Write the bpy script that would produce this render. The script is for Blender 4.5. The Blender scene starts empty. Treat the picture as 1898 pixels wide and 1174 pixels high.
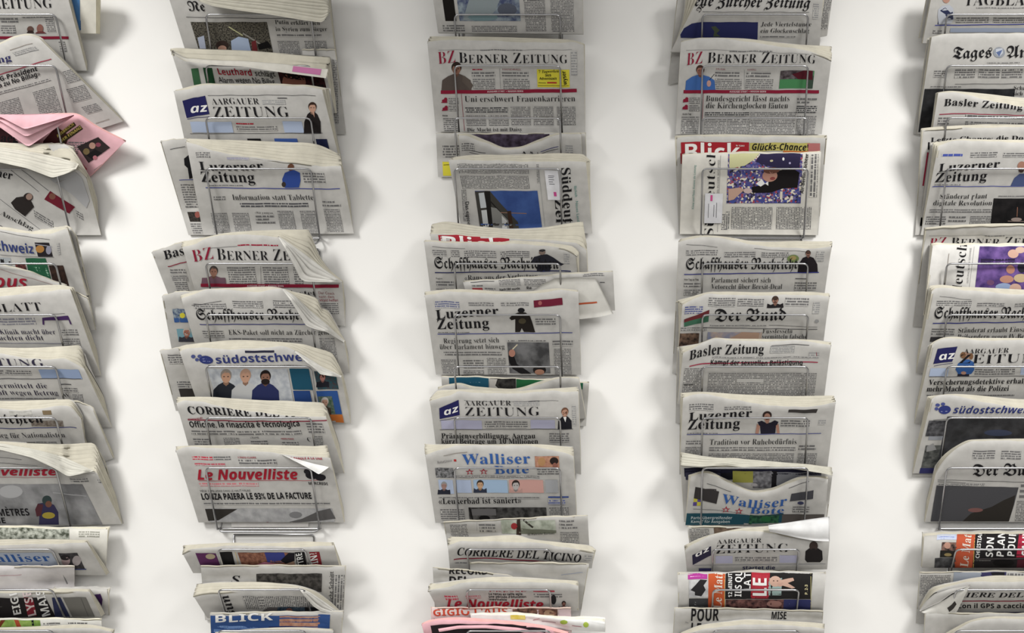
import bpy, math, random
import numpy as np

# ------------------------------------------------------------------ camera, world, lights, exposure
S = 0.0011            # metres per photo pixel on the wall
D = 2.2               # camera distance from the wall
CX, CY, EYE = 1190.0, 250.0, 1.62
scene = bpy.context.scene
COL = scene.collection

def P3(px, py, d):
    """photo pixel + distance from the wall (mm) -> world point"""
    k = S * (D - d * 0.001) / D
    return ((px - CX) * k + (CX - 949) * S, -d * 0.001, EYE - (py - CY) * k)

def PX(x, y, z):
    d = -y
    k = S * (D - d) / D
    return ((x - (CX - 949) * S) / k + CX, CY - (z - EYE) / k)

cam_d = bpy.data.cameras.new('camera'); cam = bpy.data.objects.new('camera', cam_d); COL.objects.link(cam)
cam.location = ((CX - 949) * S, -D, EYE); cam.rotation_euler = (math.pi / 2, 0, 0)
cam_d.sensor_width = 36; cam_d.lens = 36 * D / (1898 * S)
cam_d.shift_x = (949 - CX) / 1898; cam_d.shift_y = -(587 - CY) / 1898
cam_d.clip_start = 0.05
scene.camera = cam

world = bpy.data.worlds.new('room_light'); scene.world = world; world.use_nodes = True
bg = world.node_tree.nodes['Background']; bg.inputs[0].default_value = (1.0, 0.985, 0.96, 1); bg.inputs[1].default_value = 0.17

def area(name, loc, aim, sx, sy, power, col=(1, 0.985, 0.955)):
    l = bpy.data.lights.new(name, 'AREA'); l.shape = 'RECTANGLE'; l.size = sx; l.size_y = sy
    l.energy = power; l.color = col
    o = bpy.data.objects.new(name, l); COL.objects.link(o); o.location = loc
    dx, dy, dz = [a - b for a, b in zip(aim, loc)]
    o.rotation_euler = (math.atan2(math.hypot(dx, dy), -dz), 0, math.atan2(dy, dx) - math.pi / 2 if (dx or dy) else 0)
    return o
def spot(name, loc, aim, half, blend, power, radius=0.12, col=(1, 0.985, 0.955)):
    l = bpy.data.lights.new(name, 'SPOT'); l.energy = power; l.color = col
    l.spot_size = math.radians(2 * half); l.spot_blend = blend; l.shadow_soft_size = radius
    o = bpy.data.objects.new(name, l); COL.objects.link(o); o.location = loc
    dx, dy, dz = [a - b for a, b in zip(aim, loc)]
    o.rotation_euler = (math.atan2(math.hypot(dx, dy), -dz), 0, math.atan2(dy, dx) - math.pi / 2)
    return o
spot('ceiling_spotlight', (-1.70, -1.5, 2.9), (-0.85, 0.0, 0.78), 31.5, 1.0, 252, 0.33)
spot('ceiling_spotlight', (1.72, -1.5, 2.9), (0.87, 0.0, 0.78), 31.5, 1.0, 252, 0.33)
area('luminous_ceiling', (0.0, -3.2, 2.85), (0.0, -3.19, 0.0), 4.4, 2.0, 92)

vs = scene.view_settings
vs.view_transform = 'Standard'; vs.look = 'None'; vs.gamma = 1; vs.use_curve_mapping = False; vs.exposure = 0.0
scene.cycles.use_denoising = True

# ------------------------------------------------------------------ materials
def lin(c):
    return tuple(((x / 255.0) / 12.92 if x / 255.0 <= 0.04045 else ((x / 255.0 + 0.055) / 1.055) ** 2.4) for x in c[:3]) + (1,)

MATS = {}
def new_mat(name):
    m = bpy.data.materials.new(name); m.use_nodes = True
    n = m.node_tree; b = n.nodes['Principled BSDF']
    return m, n, b

def soft(c):
    g = sum(c[:3]) / 3.0
    return tuple((g + (x - g) * 0.84) * (0.97 if g > 60 else 1.0) for x in c[:3])

def ink(c):
    k = ('ink', tuple(c))
    if k not in MATS:
        m, n, b = new_mat('ink_%02x%02x%02x' % tuple(int(x) for x in c[:3]))
        nz = n.nodes.new('ShaderNodeTexNoise'); nz.inputs['Scale'].default_value = 900
        hs = n.nodes.new('ShaderNodeHueSaturation'); hs.inputs['Color'].default_value = lin(soft(c))
        mr = n.nodes.new('ShaderNodeMapRange'); mr.inputs[3].default_value = 0.82; mr.inputs[4].default_value = 1.18
        n.links.new(nz.outputs[0], mr.inputs[0]); n.links.new(mr.outputs[0], hs.inputs['Value'])
        n.links.new(hs.outputs[0], b.inputs['Base Color'])
        b.inputs['Roughness'].default_value = 0.85; b.inputs['Specular IOR Level'].default_value = 0.15
        MATS[k] = m
    return MATS[k]

def paper_mat(c, edge=False):
    k = ('paper', tuple(c), edge)
    if k not in MATS:
        m, n, b = new_mat('newsprint_edges' if edge else 'newsprint')
        geo = n.nodes.new('ShaderNodeNewGeometry')
        nz = n.nodes.new('ShaderNodeTexNoise'); nz.inputs['Scale'].default_value = 55; nz.inputs['Detail'].default_value = 6
        n.links.new(geo.outputs['Position'], nz.inputs['Vector'])
        rp = n.nodes.new('ShaderNodeValToRGB')
        rp.color_ramp.elements[0].position = 0.3; rp.color_ramp.elements[1].position = 0.7
        rp.color_ramp.elements[0].color = lin([x * 0.955 for x in c]); rp.color_ramp.elements[1].color = lin([min(255, x * 1.02) for x in c])
        n.links.new(nz.outputs[0], rp.inputs[0])
        n.links.new(rp.outputs[0], b.inputs['Base Color'])
        b.inputs['Roughness'].default_value = 0.9; b.inputs['Specular IOR Level'].default_value = 0.15
        bp = n.nodes.new('ShaderNodeBump'); bp.inputs['Strength'].default_value = 0.12; bp.inputs['Distance'].default_value = 0.002
        n2 = n.nodes.new('ShaderNodeTexNoise'); n2.inputs['Scale'].default_value = 28; n2.inputs['Detail'].default_value = 3
        n.links.new(geo.outputs['Position'], n2.inputs['Vector'])
        n.links.new(n2.outputs[0], bp.inputs['Height']); n.links.new(bp.outputs[0], b.inputs['Normal'])
        MATS[k] = m
    return MATS[k]

def text_mat(c, dark):
    """columns of small print: lines and words from the page coordinates"""
    k = ('text', tuple(c), tuple(dark))
    if k not in MATS:
        m, n, b = new_mat('small_print')
        L = n.links.new
        uv = n.nodes.new('ShaderNodeUVMap'); uv.uv_map = 'page'
        sp = n.nodes.new('ShaderNodeSeparateXYZ'); L(uv.outputs[0], sp.inputs[0])
        def math_(op, a, bb=None, v=None):
            x = n.nodes.new('ShaderNodeMath'); x.operation = op
            L(a, x.inputs[0])
            if bb is not None: L(bb, x.inputs[1])
            if v is not None: x.inputs[1].default_value = v
            return x.outputs[0]
        fr = math_('FRACT', sp.outputs[1]); fl = math_('FLOOR', sp.outputs[1])
        line = math_('GREATER_THAN', fr, v=0.34)
        cb = n.nodes.new('ShaderNodeCombineXYZ')
        L(math_('MULTIPLY', sp.outputs[0], v=1.9), cb.inputs[0]); L(math_('MULTIPLY', fl, v=17.31), cb.inputs[1])
        nz = n.nodes.new('ShaderNodeTexNoise'); nz.noise_dimensions = '2D'; nz.inputs['Scale'].default_value = 1.0; nz.inputs['Detail'].default_value = 2
        L(cb.outputs[0], nz.inputs['Vector'])
        word = math_('GREATER_THAN', nz.outputs[0], v=0.39)
        mk = math_('MULTIPLY', line, word)
        mx = n.nodes.new('ShaderNodeMix'); mx.data_type = 'RGBA'
        L(mk, mx.inputs[0]); mx.inputs[6].default_value = lin(c); mx.inputs[7].default_value = lin(dark)
        L(mx.outputs[2], b.inputs['Base Color'])
        b.inputs['Roughness'].default_value = 0.9; b.inputs['Specular IOR Level'].default_value = 0.15
        MATS[k] = m
    return MATS[k]

def photo_mat(c1, c2, sc):
    k = ('photo', tuple(c1), tuple(c2), sc)
    if k not in MATS:
        m, n, b = new_mat('printed_picture')
        uv = n.nodes.new('ShaderNodeUVMap'); uv.uv_map = 'page'
        nz = n.nodes.new('ShaderNodeTexNoise'); nz.inputs['Scale'].default_value = sc; nz.inputs['Detail'].default_value = 4
        n.links.new(uv.outputs[0], nz.inputs['Vector'])
        rp = n.nodes.new('ShaderNodeValToRGB')
        rp.color_ramp.elements[0].position = 0.36; rp.color_ramp.elements[1].position = 0.64
        rp.color_ramp.elements[0].color = lin(soft(c1)); rp.color_ramp.elements[1].color = lin(soft(c2))
        n.links.new(nz.outputs[0], rp.inputs[0]); n.links.new(rp.outputs[0], b.inputs['Base Color'])
        b.inputs['Roughness'].default_value = 0.8; b.inputs['Specular IOR Level'].default_value = 0.2
        MATS[k] = m
    return MATS[k]

def confetti_mat():
    k = ('confetti',)
    if k not in MATS:
        m, n, b = new_mat('printed_confetti')
        uv = n.nodes.new('ShaderNodeUVMap'); uv.uv_map = 'page'
        vo = n.nodes.new('ShaderNodeTexVoronoi'); vo.inputs['Scale'].default_value = 1.0
        n.links.new(uv.outputs[0], vo.inputs['Vector'])
        sp = n.nodes.new('ShaderNodeSeparateColor'); n.links.new(vo.outputs['Color'], sp.inputs[0])
        rp = n.nodes.new('ShaderNodeValToRGB'); rp.color_ramp.interpolation = 'CONSTANT'
        cols = [(0, (70, 66, 140)), (.3, (40, 34, 60)), (.45, (112, 100, 160)), (.6, (170, 60, 80)), (.7, (225, 215, 195)), (.85, (54, 70, 160))]
        e = rp.color_ramp.elements
        while len(e) < len(cols): e.new(0.5)
        for x, (p, c) in zip(e, cols): x.position = p; x.color = lin(soft(c))
        n.links.new(sp.outputs[0], rp.inputs[0]); n.links.new(rp.outputs[0], b.inputs['Base Color'])
        b.inputs['Roughness'].default_value = 0.8
        MATS[k] = m
    return MATS[k]

def chrome():
    if 'chrome' not in MATS:
        m, n, b = new_mat('chromed_wire')
        b.inputs['Base Color'].default_value = (0.42, 0.42, 0.43, 1); b.inputs['Metallic'].default_value = 1
        nz = n.nodes.new('ShaderNodeTexNoise'); nz.inputs['Scale'].default_value = 40
        mr = n.nodes.new('ShaderNodeMapRange'); mr.inputs[3].default_value = 0.24; mr.inputs[4].default_value = 0.36
        n.links.new(nz.outputs[0], mr.inputs[0]); n.links.new(mr.outputs[0], b.inputs['Roughness'])
        MATS['chrome'] = m
    return MATS['chrome']

# ------------------------------------------------------------------ lettering: outlines of the built-in typeface set
GLY = {}; PRE = {}; OFFS = {'sr': -0.013, 'sak': 0.014, 'cob': 0.012}
def _code(ch, st):
    o = ord(ch)
    U, Lo, Dg = {'sb': (0x1D400, 0x1D41A, 0x1D7CE), 'sr': (0x1D400, 0x1D41A, 0x1D7CE), 'si': (0x1D468, 0x1D482, 0x1D7CE),
                 'fr': (0x1D56C, 0x1D586, 0x1D7CE), 'sab': (0x1D5D4, 0x1D5EE, 0x1D7EC), 'sai': (0x1D63C, 0x1D656, 0x1D7EC),
                 'sa': (65, 97, 48), 'sak': (0x1D63C, 0x1D656, 0x1D7EC), 'cob': (0x1D5D4, 0x1D5EE, 0x1D7EC)}[st]
    if 65 <= o <= 90: return chr(U + o - 65)
    if 97 <= o <= 122: return chr(Lo + o - 97)
    if 48 <= o <= 57: return chr(Dg + o - 48)
    return ch

def _mesh_of(body, off):
    if PRE.get((body, off)): return PRE[(body, off)]
    c = bpy.data.curves.new('type', 'FONT'); c.body = body; c.resolution_u = 2; c.offset = off
    o = bpy.data.objects.new('type', c); COL.objects.link(o)
    dg = bpy.context.evaluated_depsgraph_get(); dg.update()
    ev = o.evaluated_get(dg); m = ev.to_mesh()
    v = [(p.co[0], p.co[1]) for p in m.vertices]; f = [tuple(p.vertices) for p in m.polygons]
    ev.to_mesh_clear(); bpy.data.objects.remove(o); bpy.data.curves.remove(c)
    return v, f

def glyph(ch, st):
    k = (ch, st)
    if k not in GLY:
        off = OFFS.get(st, 0.0)
        base = {'ü': 'u', 'ä': 'a', 'ö': 'o', 'è': 'e', 'é': 'e', 'È': 'E', 'Ü': 'U'}.get(ch, ch)
        if ch == ' ':
            GLY[k] = ([], [], 0.27)
        else:
            g = _code(base, st)
            v, f = _mesh_of(g, off)
            v2, _ = _mesh_of(g + 'H', 0.0)
            if not v: GLY[k] = ([], [], 0.27); return GLY[k]
            hw = 0.653
            adv = max(p[0] for p in v2) - hw
            if not (0.1 < adv < 1.6): adv = max(p[0] for p in v) + 0.06
            v = [(p[0] + .12 * p[1], p[1]) for p in v] if st == 'sak' else list(v); f = list(f)
            if base != ch:
                x0, x1 = min(p[0] for p in v), max(p[0] for p in v); top = max(p[1] for p in v); c = (x0 + x1) / 2
                def quad(ax, ay, bx, by, w=0):
                    i = len(v); v.extend([(ax, ay), (bx, ay), (bx + w, by), (ax + w, by)]); f.append((i, i + 1, i + 2, i + 3))
                if ch in 'üäöÜ':
                    quad(c - .17, top + .08, c - .05, top + .2); quad(c + .05, top + .08, c + .17, top + .2)
                elif ch in 'èÈ': quad(c - .02, top + .06, c + .1, top + .22, -.13)
                else: quad(c - .1, top + .06, c + .02, top + .22, .13)
            GLY[k] = (v, f, adv)
    return GLY[k]

def prefetch(sets):
    """all letters are turned into outlines in one go, before anything else stands in the scene"""
    job = []
    for st, chars in sets.items():
        for ch in chars:
            base = {'ü': 'u', 'ä': 'a', 'ö': 'o', 'è': 'e', 'é': 'e', 'È': 'E', 'Ü': 'U'}.get(ch, ch); g = _code(base, st)
            for body, off in ((g, OFFS.get(st, 0.0)), (g + 'H', 0.0)):
                if (body, off) in PRE: continue
                c = bpy.data.curves.new('type', 'FONT'); c.body = body; c.resolution_u = 2; c.offset = off
                o = bpy.data.objects.new('type', c); COL.objects.link(o); job.append((body, off, c, o)); PRE[(body, off)] = None
    dg = bpy.context.evaluated_depsgraph_get(); dg.update()
    for body, off, c, o in job:
        ev = o.evaluated_get(dg); m = ev.to_mesh()
        PRE[(body, off)] = ([(p.co[0], p.co[1]) for p in m.vertices], [tuple(p.vertices) for p in m.polygons]); ev.to_mesh_clear()
    for body, off, c, o in job:
        bpy.data.objects.remove(o); bpy.data.curves.remove(c)

def layout(s, st):
    """-> list of (verts, faces) in em units, total width; cap height is about 0.69"""
    out = []; x = 0
    for ch in s:
        sc = 1.0; c = ch; stt = st
        if st == 'sc':
            stt = 'sr'
            if ch.islower(): c = ch.upper(); sc = 0.8
        v, f, a = glyph(c, stt)
        if v: out.append(([(x + p[0] * sc, p[1] * sc) for p in v], f))
        x += (a + (0.02 if stt in ('sr', 'sb') else 0.0)) * sc
    return out, max(x, 1e-3)

_AZ = 'ABCDEFGHIJKLMNOPRSTUVWZabcdefghijklmnoprstuvwxyz'
prefetch({'sr': _AZ + 'üäöè-,.«»', 'sb': _AZ + 'üä«»:', 'fr': 'NZSTADBabcdefghinorstuz', 'sab': _AZ + '0123456789-,.!%èü+?', 'sak': 'LeNouvlist', 'cob': 'LONZAPIER93%DCFTUGMSHQV12', 'sai': 'GCaeznhLNouvlistücks-!', 'sa': _AZ + 'ü0123456789,.-', 'si': 'SCORIEDLTNungsidwefrt'})

# ------------------------------------------------------------------ small numeric helpers
def curve(pts):
    """smooth monotone-in-x curve through pixel points: u in [0,1] -> (x, y)"""
    p = np.array(pts, float); x = p[:, 0]; y = p[:, 1]
    if len(p) == 1: p = np.array([pts[0], (pts[0][0] + 1, pts[0][1])], float); x = p[:, 0]; y = p[:, 1]
    h = np.diff(x); h[h == 0] = 1e-6; s = np.diff(y) / h
    m = np.zeros(len(x)); m[0] = s[0]; m[-1] = s[-1]
    for i in range(1, len(x) - 1):
        m[i] = 0 if s[i - 1] * s[i] <= 0 else 2 * s[i - 1] * s[i] / (s[i - 1] + s[i])
    def f(u):
        u = np.asarray(u, float); X = x[0] + u * (x[-1] - x[0])
        i = np.clip(np.searchsorted(x, X, side='right') - 1, 0, len(h) - 1)
        t = (X - x[i]) / h[i]
        Y = (2*t**3 - 3*t**2 + 1) * y[i] + (t**3 - 2*t**2 + t) * h[i] * m[i] + (-2*t**3 + 3*t**2) * y[i+1] + (t**3 - t**2) * h[i] * m[i+1]
        return X, Y
    return f

def arc(pts, n):
    p = np.array(pts, float); l = np.concatenate([[0], np.cumsum(np.hypot(*np.diff(p, axis=0).T))])
    t = np.linspace(0, l[-1], n)
    q = np.stack([np.interp(t, l, p[:, 0]), np.interp(t, l, p[:, 1])], 1)
    for _ in range(1):
        q[1:-1] = 0.25 * q[:-2] + 0.5 * q[1:-1] + 0.25 * q[2:]
    return q

def link_mesh(name, verts, faces, mats, mi, parent, smooth=True, uv=None, smooth_faces=None):
    me = bpy.data.meshes.new(name)
    if parent is not None:
        L = parent.location; verts = [(a[0] - L[0], a[1] - L[1], a[2] - L[2]) for a in verts]
    me.from_pydata(verts, [], faces)
    for m in mats: me.materials.append(m)
    me.polygons.foreach_set('material_index', mi if mi is not None else [0] * len(faces))
    if smooth_faces is not None: me.polygons.foreach_set('use_smooth', smooth_faces)
    else: me.polygons.foreach_set('use_smooth', [smooth] * len(faces))
    if uv is not None:
        ul = me.uv_layers.new(name='page')
        lv = np.empty(len(me.loops), dtype=np.int32); me.loops.foreach_get('vertex_index', lv)
        a = np.array(uv, dtype=np.float32)[lv]
        ul.data.foreach_set('uv', a.ravel())
    me.update()
    o = bpy.data.objects.new(name, me); COL.objects.link(o)
    if parent is not None:
        o.parent = parent
    return o

def tag(o, label, cat, group=None, kind=None):
    o['label'] = label; o['category'] = cat
    if group: o['group'] = group
    if kind: o['kind'] = kind

# ------------------------------------------------------------------ newspapers
WHITE = (190, 188, 184); PINKP = (224, 176, 184); GLOSS = (236, 236, 234)
K_ = (26, 25, 28); G1 = (70, 70, 74); RED = (170, 28, 48); CRIM = (150, 24, 52); NAVY = (34, 34, 92); BLUE = (46, 92, 170)
SKIN = (196, 148, 124); TEAL = (24, 84, 112); GREEN = (40, 110, 66); YEL = (226, 214, 50); WH = (238, 237, 234); LB = (176, 192, 222); LAV = (180, 180, 208)
ORA = (222, 92, 44)
rng = random.Random(7)

HANG = [(-68, 138), (27, 134), (122, 131), (219, 129), (313, 127), (489, 121), (584, 118), (680, 116), (775, 114), (868, 113), (1000, 66), (1300, 66)]
def hang(y):
    if y > 950: return 66.0
    return float(np.interp(y, [h[0] for h in HANG], [h[1] for h in HANG]))
SMALL = (112, 111, 111)
def earclip(p):
    n = len(p); idx = list(range(n)); out = []
    ar = sum(p[i][0] * p[(i + 1) % n][1] - p[(i + 1) % n][0] * p[i][1] for i in range(n))
    if ar < 0: idx.reverse()
    def cr(a, b, c): return (p[b][0] - p[a][0]) * (p[c][1] - p[a][1]) - (p[b][1] - p[a][1]) * (p[c][0] - p[a][0])
    g = 0
    while len(idx) > 3 and g < 4000:
        g += 1; best = None
        for q in range(len(idx)):
            a, b, c = idx[q - 1], idx[q], idx[(q + 1) % len(idx)]
            if cr(a, b, c) <= 1e-9: continue
            if any(o not in (a, b, c) and cr(a, b, o) > 1e-6 and cr(b, c, o) > 1e-6 and cr(c, a, o) > 1e-6 for o in idx): continue
            L = math.hypot(p[a][0] - p[c][0], p[a][1] - p[c][1])
            if best is None or L < best[0]: best = (L, q)
        if best is None:
            idx.pop(0); continue
        q = best[1]; out.append((idx[q - 1], idx[q], idx[(q + 1) % len(idx)])); idx.pop(q)
    if len(idx) == 3: out.append(tuple(idx))
    return out

def refine(X, Y, F, mx):
    """cut long triangles so that flat print follows the bend of the page"""
    X = list(X); Y = list(Y); F = [tuple(f) for f in F]
    for _ in range(7):
        nf = []; ch = False; mid = {}
        for t in F:
            L = [math.hypot(X[t[q]] - X[t[(q + 1) % 3]], Y[t[q]] - Y[t[(q + 1) % 3]]) for q in range(3)]
            q = L.index(max(L))
            if L[q] <= mx: nf.append(t); continue
            p, r, o_ = t[q], t[(q + 1) % 3], t[(q + 2) % 3]; k = (min(p, r), max(p, r))
            if k not in mid:
                X.append((X[p] + X[r]) / 2); Y.append((Y[p] + Y[r]) / 2); mid[k] = len(X) - 1
            nf += [(p, mid[k], o_), (mid[k], r, o_)]; ch = True
        F = nf
        if not ch: break
    return X, Y, F

PAPERS = []
class Paper:
    NV = 18
    def __init__(s, yw, F, B, label, K=None, th=12, n=4, back=0, kd=0.5, bulge=0, slope=0.54, tint=WHITE, items=(), flaps=(), rip=1.5, fullw=0, group='newspapers in the wire racks', cat='newspaper', name='newspaper', front=0, up=0.3, wave=0.5, tl=0.0, rnd=5.0):
        s.yw, s.th, s.back, s.kd, s.bulge, s.slope, s.tint, s.up = yw, th, back - front, kd, bulge, slope, tint, up
        lim = yw + hang(yw) - 4          # papers stand on the pocket floor
        def onto(bp, fp): return bp if bp[1] <= lim else (bp[0] - (bp[0] - fp[0]) * (bp[1] - lim) / max(20.0, bp[1] - fp[1]), lim)
        B = [onto(p, F[min(len(F) - 1, int(round(i * (len(F) - 1) / max(1, len(B) - 1))))]) for i, p in enumerate(B)]
        s.F, s.B = curve(F), curve(B); s.wave, s.tl, s.Fx0, s.Fx1 = wave, tl, F[0][0], F[-1][0]
        w = F[-1][0] - F[0][0]
        s.NU = max(16, min(56, int(w / 6)))
        u = np.linspace(0, 1, s.NU); v = np.linspace(0, 1, s.NV) ** 1.7
        tx, ty = s.F(u); bx, by = s.B(u)
        ph = [rng.uniform(0, 6.28) for _ in range(4)]
        ty = ty + 0.5 * np.sin(u * 23 + ph[0]) + 0.35 * np.sin(u * 51 + ph[1])
        s.u, s.v = u, v
        px = tx[:, None] * (1 - v) + bx[:, None] * v
        py = ty[:, None] * (1 - v) + by[:, None] * v
        # free vertical edges bow a little
        dip = ty - ty.min()
        d = s.plane(py)
        abv = np.clip((yw - 5 - py) / 32.0, 0, 1)
        d = d + np.minimum(kd * dip, 22)[:, None] * abv
        if rip: d = d + rip * (np.sin(u * 9 + ph[2])[:, None] * (1 - v) * abv + 0.6 * np.sin(u * 5 + ph[3])[:, None] * np.sin(v * 3.1) * abv)
        if bulge:
            d = 68.7 - s.back + bulge * (np.sqrt(np.maximum(0, 1 - ((v * 2 - 1) * 0.985) ** 2)) - 1)[None, :] + 0 * py
        if not bulge and rnd: d = d - rnd * np.clip(1 - (py - ty[:, None]) / 11.0, 0, 1) ** 2
        s.dm, s.db = (11.5, 9.7) if s.back < 8 else ((8.8, 7.2) if s.back < 30 else (6.6, 5.2))
        d = np.maximum(d, s.dm)
        s.px, s.py, s.d = px, py, d
        s.W = math.hypot(tx[-1] - tx[0], ty[-1] - ty[0])
        s.Lm = float(np.mean(np.hypot(bx - tx, by - ty)))
        s.dB = np.maximum(d - th, s.db)
        s.K, s.n, s.ph, s.items, s.flaps, s.stick = K, n, ph, items, flaps, []
        s.meta = (name, label, cat, group); s.idx = len(PAPERS); PAPERS.append(s)

    def build(s):
        px, py, d, u, v = s.px, s.py, s.d, s.u, s.v
        name, label, cat, group = s.meta
        bxm, bym = s.B(0.5)
        e = bpy.data.objects.new(name, None); COL.objects.link(e)
        e.location = P3(float(bxm), float(bym), 12); e.empty_display_size = 0.02
        tag(e, label, cat, group); s.e = e
        s.verts = []; s.faces = []; s.mi = []; s.uv = []; s.mats = []; s.sm = []; s.layer = 0
        s.rotuv = False
        pm = s.matidx(paper_mat(s.tint))
        for i in range(s.NU):
            for j in range(s.NV):
                s.verts.append(P3(px[i, j], py[i, j], d[i, j])); s.uv.append((u[i] * s.W, v[j] * s.Lm))
        for i in range(s.NU - 1):
            for j in range(s.NV - 1):
                a = i * s.NV + j
                s.faces.append((a, a + 1, a + s.NV + 1, a + s.NV)); s.mi.append(pm); s.sm.append(True)
        for it in s.items: s.item(it)
        link_mesh('front_page', s.verts, s.faces, s.mats, s.mi, e, uv=s.uv, smooth_faces=s.sm)
        s.block(s.K, s.n, s.ph)
        for fl in s.flaps:
            if fl[0] == 'fan': s.fan(*fl[1:])
            else: s.flap(*fl)
        for st in s.stick: s.sticker_mesh(*st)

    def plane(s, py):
        dd = s.yw - py
        return 68.7 - s.back + np.where(dd > 0, dd * s.up, dd * s.slope)

    def matidx(s, m):
        if m not in s.mats: s.mats.append(m)
        return s.mats.index(m)

    def inv_a(s, X, Y):
        X = np.asarray(X, float); Y = np.asarray(Y, float); u = np.full(X.shape, 0.5); v = u
        for _ in range(12):
            uc = np.clip(u, 0, 1); ex = (u - uc) * s.W
            tx, ty = s.F(uc); bx, by = s.B(uc); tx = tx + ex; bx = bx + ex
            h = by - ty; h = np.where(np.abs(h) < 1, 1, h)
            v = (Y - ty) / h
            u = u + (X - (tx * (1 - v) + bx * v)) / s.W
            u = np.clip(u, -1, 2)
        return u, v

    def inv(s, x, y):
        u, v = s.inv_a([x], [y]); return float(u[0]), float(v[0])

    def surf_a(s, u, v, off):
        u = np.clip(u, 0, 1); v = np.clip(v, 0, 1)
        fi = u * (s.NU - 1); i = np.minimum(fi.astype(int), s.NU - 2); a = fi - i
        j = np.clip(np.searchsorted(s.v, v, side='right') - 1, 0, s.NV - 2)
        b = (v - s.v[j]) / (s.v[j + 1] - s.v[j])
        def g(M): return (M[i, j] * (1 - a) + M[i + 1, j] * a) * (1 - b) + (M[i, j + 1] * (1 - a) + M[i + 1, j + 1] * a) * b
        px, py, d = g(s.px), g(s.py), g(s.d) + off
        k = S * (D - d * .001) / D
        return list(zip(((px - CX) * k + (CX - 949) * S).tolist(), (-d * .001).tolist(), (EYE - (py - CY) * k).tolist()))

    def surf(s, u, v, off):
        return s.surf_a(np.array([u]), np.array([v]), off)[0]

    def put(s, X, Y, faces, mat, off, uvs=None):
        """print: polygons given in photo pixels, laid on the page"""
        u, v = s.inv_a(X, Y)
        mi = s.matidx(mat); base = len(s.verts)
        keep = [f for f in faces if -0.001 <= sum(u[i] for i in f) / len(f) <= 1.001 and 0.0 <= sum(v[i] for i in f) / len(f) <= 1.0]
        if not keep: return
        s.verts += s.surf_a(u, v, off)
        s.uv += list(uvs) if uvs is not None else [(x * .05, y * .05) for x, y in zip(X, Y)]
        for f in keep:
            s.faces.append(tuple(base + i for i in f)); s.mi.append(mi); s.sm.append(True)

    def udir(s, x, y):
        u, v = s.inv(x, y); u = min(1, max(0, u))
        tx, ty = s.F(u); bx, by = s.B(u)
        return (float(bx - tx), float(by - ty))

    def wav(s, X, Y, x0, x1):
        """how far the bend of the top edge carries the print with it"""
        if not s.wave or abs(x1 - x0) < 4: return np.asarray(Y, float)
        f = lambda x: s.F(np.clip((x - s.Fx0) / (s.Fx1 - s.Fx0), 0, 1))[1]
        X = np.asarray(X, float); Y = np.asarray(Y, float); t = np.clip((X - x0) / (x1 - x0), 0, 1)
        y0, y1 = f(np.array([x0]))[0], f(np.array([x1]))[0]
        res = f(X) - (y0 * (1 - t) + y1 * t)
        fade = np.clip(1 - (Y - f(X)) / 70.0, 0, 1)
        return Y + s.wave * fade * res

    def rectpx(s, x0, y0, x1, y1, mat, off, uvscale=0.05, swap=False, seed=0.0):
        h = y1 - y0
        d = s.udir(x0, (y0 + y1) / 2); sl0 = d[0] / d[1]
        d = s.udir(x1, (y0 + y1) / 2); sl1 = d[0] / d[1]
        w_ = x1 - x0; xr = x1 - max(-.3 * w_, min(.3 * w_, sl1 * h))     # top right corner
        st = 5.0 if not s.bulge else 3.0
        nu = max(1, int((x1 - x0) / 5)); nv = max(1, int(h / st))
        X = []; Y = []; uv = []; f = []
        for i in range(nu + 1):
            for j in range(nv + 1):
                a, b = i / nu, j / nv
                x = (x0 * (1 - a) + xr * a) + max(-.3 * w_, min(.3 * w_, (sl0 * (1 - a) + sl1 * a) * h)) * b
                X.append(x); Y.append(y0 + h * b + s.tl * (x - x0))
                q = (a * (x1 - x0) * uvscale + seed, b * h * uvscale + round(seed)); uv.append((q[1], q[0]) if swap else q)
        for i in range(nu):
            for j in range(nv):
                q = i * (nv + 1) + j; f.append((q, q + 1, q + nv + 2, q + nv + 1))
        s.put(X, s.wav(X, Y, x0, xr), f, mat, off, uv)

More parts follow.
